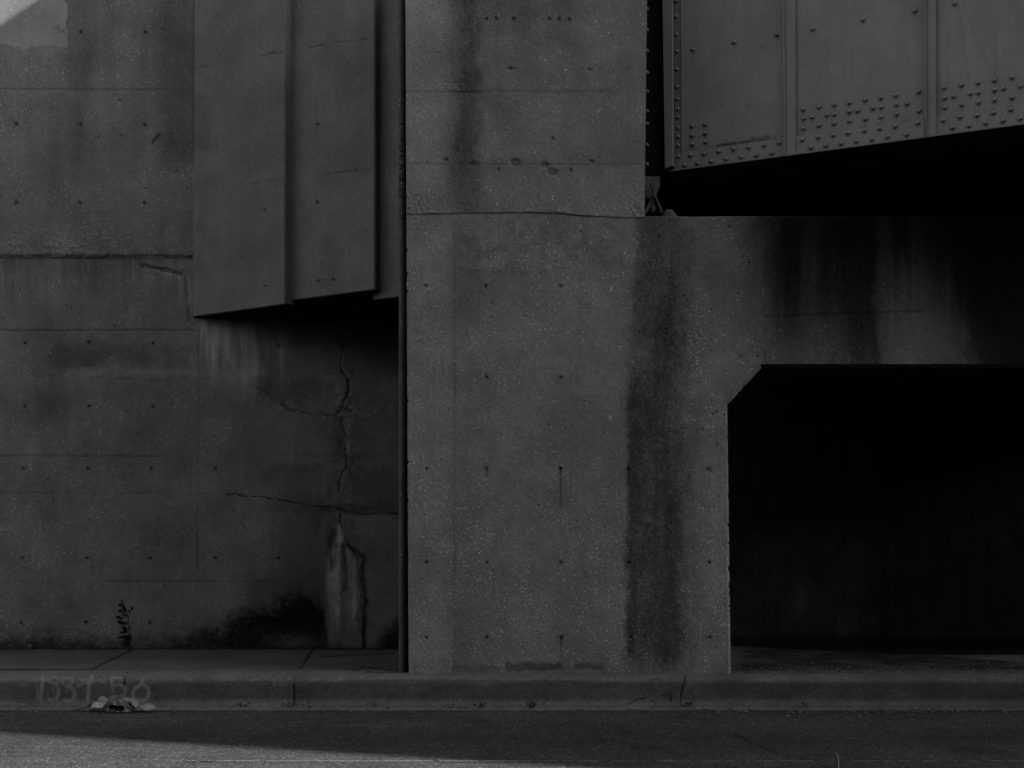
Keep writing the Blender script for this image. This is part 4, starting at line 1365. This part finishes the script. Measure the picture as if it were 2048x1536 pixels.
ac = Acc()
xs = axis(-7, 9, -3.6, 5.6, .018, .12)
ys = np.linspace(9.201, 11.4, 125)
XX, YY = np.meshgrid(xs, ys)
ZZ = SIDE_Z - .004 + (fbm(XX * 1.2, YY * 1.2, 541) - .5) * .01 + .004 * (YY - 9.2)
V = np.stack([XX, YY, ZZ], -1)
px, py = project(V.reshape(-1, 3))
p = Paint(px.reshape(XX.shape), py.reshape(XX.shape))
paint_walk(p, XX, YY)
V[..., 2] += p.h
ac.add(V, grid_quads(*XX.shape)[:, ::-1], p.attr())
ac.add([(-60, 9.1, .1), (60, 9.1, .1), (60, 60, .1), (-60, 60, .1)], [(0, 1, 2, 3)], None, False)
tag(ac.build('pavement', M['walk']), kind='structure')


# ------------------------------------------------------------------ grit
def pebble(acc, c, r):
    sx, sy, sz = r * rng.uniform(.7, 1.4), r * rng.uniform(.7, 1.3), r * rng.uniform(.5, .9)
    a0 = rng.uniform(0, 6.28)
    v = []
    for ring, (rr_, z_) in enumerate(((.55, -.7), (1, -.1), (.8, .5), (.3, .9))):
        for j in range(6):
            t = a0 + j * math.pi / 3 + ring * .3
            k = rng.uniform(.8, 1.2)
            v.append((c[0] + sx * rr_ * k * math.cos(t), c[1] + sy * rr_ * k * math.sin(t), c[2] + sz * (z_ + .45)))
    q_ = [(i * 6 + j, i * 6 + (j + 1) % 6, (i + 1) * 6 + (j + 1) % 6, (i + 1) * 6 + j) for i in range(3) for j in range(6)]
    q_ += [(18, 19, 20, 21), (18, 21, 22, 23)]
    acc.add(v, q_, None, False)


WALKP = Plane((0, 0, SIDE_Z + .002), (0, 0, 1))
GUT = Plane((0, 0, .004), (0, 0, 1))
a = Acc()
for _ in range(2600):
    x = rng.uniform(-30, 2060)
    dens = .25 + .75 * (x > 1250) + .3 * (560 < x < 660)
    if rng.random() > dens:
        continue
    y = 1414.0 + rng.expovariate(1 / 4.5) * (1.8 if x > 1300 else 1)
    if vnoise(np.array([x / 38.0]), np.array([y / 9.0]), 77)[0] < .42:
        continue
    if y > 1440:
        continue
    pebble(a, GUT.at(x, y), rng.uniform(.004, .011) * (1.3 if x > 1400 else 1))
for _ in range(700):
    x = rng.uniform(1466, 2060)
    y = 1345.5 - rng.expovariate(1 / 7.0)
    if y < 1316:
        continue
    pebble(a, WALKP.at(x, y), rng.uniform(.003, .010))
for _ in range(160):
    x = rng.uniform(-20, 800)
    y = rng.choice([1298.5 + rng.expovariate(1 / 1.0), 1345 - rng.expovariate(1 / 3.0)])
    pebble(a, WALKP.at(x, y), rng.uniform(.003, .008))
for _ in range(90):
    pebble(a, WALKP.at(rng.uniform(725, 798), 1346 - abs(rng.gauss(0, 4))), rng.uniform(.004, .011))
for _ in range(120):
    pebble(a, GUT.at(rng.uniform(-10, 2050), rng.uniform(1418, 1520)), rng.uniform(.002, .0045))
tag(a.build('gravel', M['stones']), 'loose grit and small stones along the gutter and the pavement edge', 'gravel', kind='stuff')


# ------------------------------------------------------------------ weeds
def tube(acc, pts, r0, r1, ns=5):
    pts = [Vector(p_) for p_ in pts]
    n = len(pts)
    v = []
    for i, p_ in enumerate(pts):
        d = (pts[min(i + 1, n - 1)] - pts[max(i - 1, 0)]).normalized()
        u = d.cross(Vector((0, 1, .3))).normalized()
        w = d.cross(u)
        r_ = r0 + (r1 - r0) * i / (n - 1)
        v += [tuple(p_ + (u * math.cos(2 * math.pi * j / ns) + w * math.sin(2 * math.pi * j / ns)) * r_) for j in range(ns)]
    q_ = [(i * ns + j, i * ns + (j + 1) % ns, (i + 1) * ns + (j + 1) % ns, (i + 1) * ns + j) for i in range(n - 1) for j in range(ns)]
    acc.add(v, q_)


def leaf(acc, base, tip, wid, up=(0, -1, .4), cup=.15):
    b, t = Vector(base), Vector(tip)
    d = t - b
    u = Vector(up).normalized()
    s_ = d.cross(u).normalized()
    u = s_.cross(d).normalized()
    prof_ = [(0, .08), (.2, .7), (.45, 1), (.7, .75), (.9, .3), (1, .03)]
    v = []
    L = d.length
    for f, w in prof_:
        c = b + d * f + u * (L * cup * math.sin(f * math.pi))
        v += [tuple(c - s_ * wid * w - u * wid * w * .35), tuple(c + u * 0), tuple(c + s_ * wid * w - u * wid * w * .35)]
    q_ = []
    for i in range(len(prof_) - 1):
        for j in range(2):
            q_.append((i * 3 + j, i * 3 + j + 1, i * 3 + j + 4, i * 3 + j + 3))
    acc.add(v, q_)


WEEDP = Plane((0, ZW - .05, 0), (0, -1, 0))
W = lambda x, y: WEEDP.at(float(x), float(y))
S7 = lambda x, y: (150 + x / 10.24, 1180 + y / 10.24)
wd = empty('tall_weed')
tag(wd, 'tall dark leafy weed growing at the foot of the left wall', 'weed')
a = Acc()
stem = [S7(*p_) for p_ in ((1115, 1190), (1105, 1000), (1105, 860), (1090, 700), (1075, 560), (1050, 420), (1010, 300), (945, 195))]
tube(a, [W(*p_) + np.array([0, -.01 * i % .03, 0]) for i, p_ in enumerate(stem)], .0045, .0015)
for br in ([(1105, 810), (1160, 745), (1215, 660)], [(1085, 560), (1140, 470), (1180, 370)], [(1080, 690), (1000, 660), (900, 620)], [(1105, 860), (1000, 870), (900, 885)], [(1060, 455), (960, 430), (880, 430)],
           [(1085, 540), (960, 545), (880, 540)], [(1030, 340), (950, 320), (890, 300)]):
    tube(a, [W(*S7(*p_)) + np.array([0, -.012, 0]) for p_ in br], .0025, .0012)
a.build('stem', M['weed'], wd)
a = Acc()
for (bx, by), (tx, ty), w in (((1090, 830), (975, 740), 42), ((1040, 700), (880, 620), 40), ((1100, 850), (900, 885), 28), ((1105, 810), (1195, 715), 22), ((1070, 640), (1050, 720), 30), ((1060, 830), (990, 745), 36),
                              ((960, 575), (870, 530), 36), ((1000, 570), (930, 580), 30), ((1050, 460), (880, 435), 28), ((980, 440), (900, 400), 24), ((1050, 430), (1000, 330), 26), ((1030, 380), (990, 260), 22),
                              ((980, 310), (890, 290), 24), ((940, 340), (910, 300), 20), ((1150, 440), (1110, 420), 26), ((1165, 400), (1195, 340), 34), ((1090, 590), (1125, 560), 22), ((1085, 540), (960, 480), 26),
                              ((1000, 280), (945, 195), 12), ((1110, 1000), (1000, 1060), 34), ((1110, 980), (890, 960), 34), ((1110, 1060), (960, 1120), 40), ((1115, 1080), (1180, 1020), 34), ((1115, 1120), (1010, 1150), 36),
                              ((1110, 1020), (1060, 950), 30), ((1200, 690), (1180, 650), 12)):
    b_, t_ = W(*S7(bx, by)) + np.array([0, -rng.uniform(.0, .03), 0]), W(*S7(tx, ty)) + np.array([0, -rng.uniform(.01, .07), 0])
    leaf(a, b_, t_, w / 10.24 / 208 * 1.1, (rng.uniform(-.4, .4), -1, rng.uniform(.2, .9)))
for _ in range(16):
    bx, by = rng.uniform(1085, 1125), rng.uniform(930, 1170)
    b_ = W(*S7(bx, by)) + np.array([0, -rng.uniform(0, .03), 0])
    t_ = W(*S7(bx + rng.uniform(-150, 90), by + rng.uniform(-40, 60))) + np.array([0, -rng.uniform(.01, .07), 0])
    leaf(a, b_, t_, rng.uniform(.012, .02), (rng.uniform(-.4, .4), -1, rng.uniform(.2, .9)))
a.build('foliage', M['weed'], wd)


def tuft(x, y, n, hgt, spread, label, dead=False, name='weed_tuft', group=None, plane=None, bits=6):
    base = (plane or Plane((0, 8.97, 0), (0, -1, 0))).at(float(x), float(y))
    t = empty(name, tuple(base))
    tag(t, label, 'weed', group)
    a_ = Acc()
    for _ in range(n):
        ang = rng.uniform(-1.1, 1.1)
        L = hgt * rng.uniform(.5, 1.1)
        pts, p_ = [], Vector((rng.uniform(-.3, .3) * spread, rng.uniform(-.01, .01), -.01))
        curl = rng.uniform(-.5, .5)
        for k in range(6):
            pts.append(p_.copy())
            aa = ang * (.5 + .16 * k) + curl * k * .15
            p_ = p_ + Vector((math.sin(aa), rng.uniform(-.3, .15), max(.05, math.cos(aa)))) * L / 5
        tube(a_, pts, .0016, .0006, 4)
    b_ = a_
    for _ in range(bits):
        c = Vector((rng.gauss(0, spread * .6), rng.uniform(-.03, .02), rng.uniform(-.006, .02)))
        leaf(b_, c, c + Vector((rng.uniform(-.03, .03), rng.uniform(-.02, .01), rng.uniform(-.004, .02))), rng.uniform(.003, .007))
    b_.build('foliage', M['dry'] if dead or rng.random() < .4 else M['weed'], t)
    return t


G = 'weeds in the gutter'
tuft(586, 1411, 7, .055, .10, 'dry leafy tuft below the kerb crack right of the spray-painted numbers', True, group=G, bits=26)
tuft(487, 1412, 5, .03, .05, 'small low weed in the gutter between the litter and the cracked kerb', False, group=G, bits=16)
tuft(745, 1411, 6, .06, .06, 'thin upright grass sprigs in the gutter just left of the column', False, group=G, bits=12)
tuft(963, 1413, 9, .10, .05, 'dark weed with one long stalk leaning left below the column', False, group=G, bits=14)
tuft(1062, 1413, 14, .09, .06, 'spiky dark weed tuft below the middle of the column, fullest of the gutter weeds', False, group=G, bits=16)
tuft(1372, 1411, 4, .03, .04, 'low dark weed clump beside the kerb crack near the column\'s right corner', False, group=G, bits=16)
tuft(1610, 1412, 4, .02, .04, 'dark flat weed scrap in the gutter below the dark opening', False, group=G, bits=10)
tuft(900, 1414, 3, .02, .06, 'flat dead stalks lying in the gutter below the column\'s left part', True, group=G, bits=14)
tuft(60, 1407, 8, .035, .07, 'pale dry grass wisps in the gutter left of the litter', True, group=G, bits=10)
WP = Plane((0, ZW - .06, 0), (0, -1, 0))
tuft(185, 1297, 6, .09, .05, 'low dark sprig at the wall foot left of the tall weed', False, group='weeds at the wall foot', plane=WP, bits=8)
tuft(70, 1297, 6, .08, .05, 'low dark sprig at the wall foot near the left edge of the picture', False, group='weeds at the wall foot', plane=WP, bits=8)
tuft(25, 1297, 4, .05, .05, 'tiny weed at the wall foot at the extreme left', False, group='weeds at the wall foot', plane=WP, bits=6)


# ------------------------------------------------------------------ litter under the spray-painted numbers
LITP = Plane((0, 8.93, 0), (0, -1, 0))
L = lambda x, y, dy=0.0: LITP.at(x / 5.39, 1300 + y / 5.39) + np.array([0, dy, 0])


def sheet(name, corners, mat, label, cat, crumple=.008, n=10, group='litter in the gutter', thick=.0015):
    """a stiff scrap: quad patch with creases and real thickness"""
    c = [np.array(k) for k in corners]
    u = np.linspace(0, 1, n)
    U, Vv = np.meshgrid(u, u)
    P_ = (c[0] * ((1 - U) * (1 - Vv))[..., None] + c[1] * (U * (1 - Vv))[..., None] + c[2] * (U * Vv)[..., None] + c[3] * ((1 - U) * Vv)[..., None])
    nrm_ = np.cross(c[1] - c[0], c[3] - c[0])
    nrm_ /= np.linalg.norm(nrm_) + 1e-9
    if nrm_[1] > 0:
        nrm_ = -nrm_
    seed = int(abs(c[0][0]) * 1e4) % 900
    hh = (np.abs(fbm(U * 3, Vv * 3, seed) - .5) * 2 - .3) * crumple * 2
    P_ = P_ + nrm_ * hh[..., None]
    edge_ = np.maximum(np.abs(U - .5), np.abs(Vv - .5)) * 2
    for ax in range(3):
        P_[..., ax] += (fbm(U * 4 + ax * 7, Vv * 4, seed + 31 + ax) - .5) * crumple * 2.2 * edge_ ** 2
    a_ = Acc()
    a_.add(P_, grid_quads(n, n), None, False)
    a_.add(P_ - nrm_ * thick, grid_quads(n, n)[:, ::-1], None, False)
    o_ = a_.build(name, M[mat])
    tag(o_, label, cat, group)
    return o_


sheet('paper_scrap', [L(1015, 602, -.10), L(1028, 545, -.03), L(1172, 550, -.02), L(1145, 596, -.09)], 'paper', 'bright white folded paper scrap, lowest at the left of the litter heap', 'paper', .006)
sheet('paper_scrap', [L(1045, 548, -.03), L(1090, 488, .02), L(1182, 545, .01), L(1165, 562, -.03)], 'paper_grey', 'grey torn paper triangle standing up behind the white scrap', 'paper', .008)
sheet('paper_scrap', [L(995, 545, .01), L(1035, 528, .01), L(1045, 570, 0), L(1005, 585, 0)], 'bag', 'small dark torn scrap at the far left of the litter heap', 'paper', .008)
sheet('paper_strip', [L(1408, 524, -.08), L(1440, 500, -.03), L(1526, 572, -.05), L(1498, 594, -.10)], 'paper_grey', 'pale curled strip arching over the right side of the crumpled bag', 'paper', .012)
sheet('paper_plate', [L(1512, 592, -.06), L(1600, 568, .0), L(1708, 612, -.05), L(1610, 624, -.12)], 'paper_grey', 'flat oval pale scrap lying at the right end of the litter heap', 'paper', .006)
for k, (x0, y0, x1, y1, lab) in enumerate(((950, 615, 1012, 565, 'dark bent leaf poking out at the left of the litter'), (1110, 625, 1215, 560, 'thin folded leaf between the white paper and the bag'),
                                          (1395, 600, 1450, 560, 'light leaf fragment under the curled strip'), (1385, 640, 1400, 560, 'dark upright leaf fragment right of the bag mouth'), (1445, 690, 1475, 688, 'tiny pale chip lying on the asphalt below the litter'))):
    a = Acc()
    leaf(a, L(x0, y0, -.03), L(x1, y1, -.05), .008 if k < 4 else .004, (.2, -1, .5))
    tag(a.build('dead_leaf', M['dry'] if k != 4 else M['paper_grey']), lab, 'leaf', 'litter in the gutter')
for k in range(14):
    x0, y0 = rng.uniform(960, 1560), rng.uniform(610, 650)
    a = Acc()
    b_ = L(x0, y0, -rng.uniform(.05, .14))
    leaf(a, b_, b_ + np.array([rng.uniform(-.045, .045), rng.uniform(-.03, .03), rng.uniform(.004, .03)]), rng.uniform(.004, .009), (rng.uniform(-.5, .5), -1, rng.uniform(.3, 1)), .3)
    tag(a.build('dead_leaf', M[rng.choice(['dry', 'dry', 'bag', 'paper_grey'])]), 'one of the small dry leaf scraps scattered round the crumpled bag', 'leaf', 'leaf scraps round the bag')
for k in range(26):
    x0 = rng.choice([rng.uniform(330, 2040), rng.uniform(1250, 2040), rng.uniform(560, 660)])
    b_ = GUT.at(x0, 1415 + rng.expovariate(1 / 3.5)) + np.array([0, 0, .004])
    a = Acc()
    ang = rng.uniform(0, 6.28)
    leaf(a, b_, b_ + np.array([math.cos(ang) * .045, math.sin(ang) * .03, rng.uniform(.0, .022)]), rng.uniform(.007, .013), (rng.uniform(-.4, .4), -.6, 1), .3)
    tag(a.build('dead_leaf', M[rng.choice(['dry', 'weed', 'dry', 'paper_grey'])]), 'one of the small dry leaves strewn along the gutter at the kerb foot', 'leaf', 'dry leaves along the gutter')
# crumpled bag with an open dark mouth
bag = empty('crumpled_bag', tuple(L(1290, 640, -.05)))
tag(bag, 'crumpled dark bag with a black open mouth, middle of the litter heap', 'bag', 'litter in the gutter')
a = Acc()
nu, nv = 40, 18
v = []
for i in range(nv):
    t = i / (nv - 1)
    th_ = t * math.pi / 2 * 1.05
    for j in range(nu):
        ph = 2 * math.pi * j / nu
        k = .75 + .55 * fbm(np.array([j / nu * 9.0]), np.array([t * 5.0]), 611, 4)[0] + .15 * abs(math.sin(ph * 5 + t * 4))
        v.append((.095 * math.cos(ph) * math.cos(th_ * .95) * k, .055 * math.sin(ph) * math.cos(th_ * .95) * k, .098 * math.sin(th_) * k - .004))
q_ = []
for i in range(nv - 1):
    for j in range(nu):
        ph = 2 * math.pi * (j + .5) / nu
        if math.sin(ph) < -.80 and 0 < i < 5:
            continue                                     # the mouth
        q_.append((i * nu + j, i * nu + (j + 1) % nu, (i + 1) * nu + (j + 1) % nu, (i + 1) * nu + j))
a.add(v, q_, None, False)
a.build('bag_skin', M['bag'], bag)
a = Acc()
a.add([(x_ * .82, y_ * .7, z_ * .85) for x_, y_, z_ in v], [(i * nu + j, i * nu + (j + 1) % nu, (i + 1) * nu + (j + 1) % nu, (i + 1) * nu + j) for i in range(nv - 1) for j in range(nu)], None)
a.build('bag_lining', M['hollow'], bag)
# knob of twisted plastic and shreds beside it
for k, (x, y, sx, sz, mat, lab) in enumerate(((1380, 545, .05, .05, 'paper_grey', 'pale twisted knot of plastic on top of the bag'), (1440, 610, .035, .035, 'bag', 'small dark crumpled wad between bag and pale oval scrap'))):
    a = Acc()
    c = L(x, y, -.06)
    v = []
    for i in range(9):
        th_ = math.pi * i / 8
        for j in range(16):
            ph = 2 * math.pi * j / 16
            kk = .5 + .9 * fbm(np.array([j / 16 * 6.0]), np.array([i * .6]), 620 + k, 3)[0]
            v.append((c[0] + sx * math.sin(th_) * math.cos(ph) * kk, c[1] + sx * .6 * math.sin(th_) * math.sin(ph) * kk, c[2] + sz * .6 * math.cos(th_) * kk))
    a.add(v, [(i * 16 + j, i * 16 + (j + 1) % 16, (i + 1) * 16 + (j + 1) % 16, (i + 1) * 16 + j) for i in range(8) for j in range(16)], None, False)
    tag(a.build('plastic_wad', M[mat]), lab, 'litter', 'litter in the gutter')
sheet('paper_scrap', [L(755, 1375 - 1300 + 0), L(780, 75), L(778, 85), L(752, 88)], 'paper_grey', 'x', 'paper') if 0 else None
# pale scrap at the wall foot
WL = lambda x, y: WP.at(float(x), float(y))
sheet('paper_scrap', [WL(53, 1294), WL(58, 1288), WL(64, 1289), WL(62, 1295)], 'paper_grey', 'small pale scrap at the wall foot near the left edge', 'paper', .006, 8, None)
sheet('paper_scrap', [GUT.at(1716., 1413.), GUT.at(1736., 1410.5), GUT.at(1738., 1413.), GUT.at(1718., 1415.)], 'paper', 'thin pale sliver in the gutter below the dark opening', 'paper', .004, 8, None)
# pale straw lying on the road near the right
a = Acc()
tube(a, [GROUND.at(x, y) + np.array([0, 0, .006]) for x, y in ((1671., 1507.), (1675., 1514.), (1677., 1524.), (1677., 1536.), (1675., 1552.))], .0035, .0035)
tag(a.build('bent_straw', M['straw']), 'single pale bent straw lying on the dark asphalt at lower right', 'straw')

# ------------------------------------------------------------------ camera
cam = bpy.data.cameras.new('camera')
co = bpy.data.objects.new('camera', cam)
COL.objects.link(co)
cam.sensor_fit = 'HORIZONTAL'
cam.sensor_width = 36.0
cam.lens = F / 2048 * 36.0
cam.shift_x = (1024 - CX) / 2048
cam.shift_y = (CY - 768) / 2048
cam.clip_end = 2000
co.location = tuple(CAM)
co.rotation_euler = (math.pi / 2 + PITCH, 0, 0)
SC.camera = co

# ------------------------------------------------------------------ light
sun = bpy.data.lights.new('sun', 'SUN')
so = bpy.data.objects.new('sun', sun)
COL.objects.link(so)
sun.energy = 2.6
sun.angle = R(.53)
sun.color = (1.0, .985, .96)
sv = Vector((math.cos(ALPHA) * math.cos(ELEV), -math.sin(ALPHA) * math.cos(ELEV), math.sin(ELEV)))
so.rotation_euler = (-sv).to_track_quat('-Z', 'Y').to_euler()
so.location = (20, -5, 20)

w = bpy.data.worlds.new('World')
SC.world = w
w.use_nodes = True
nt = w.node_tree
sky = nt.nodes.new('ShaderNodeTexSky')
sky.sky_type = 'NISHITA'
sky.sun_disc = False
sky.sun_elevation = ELEV
sky.sun_rotation = math.atan2(sv.x, sv.y)
sky.air_density, sky.dust_density = 1.0, 2.0
bw_ = nt.nodes.new('ShaderNodeRGBToBW')                       # the photograph is monochrome
nt.links.new(sky.outputs[0], bw_.inputs[0])
nt.links.new(bw_.outputs[0], nt.nodes['Background'].inputs['Color'])
nt.nodes['Background'].inputs['Strength'].default_value = .05

vs = SC.view_settings
vs.view_transform = 'Standard'
vs.look = 'None'
vs.gamma = 1.0
vs.exposure = 1.72
SC.cycles.max_bounces = 4
SC.cycles.diffuse_bounces = 0
SC.cycles.use_denoising = True
SC.cycles.denoising_prefilter = 'NONE'
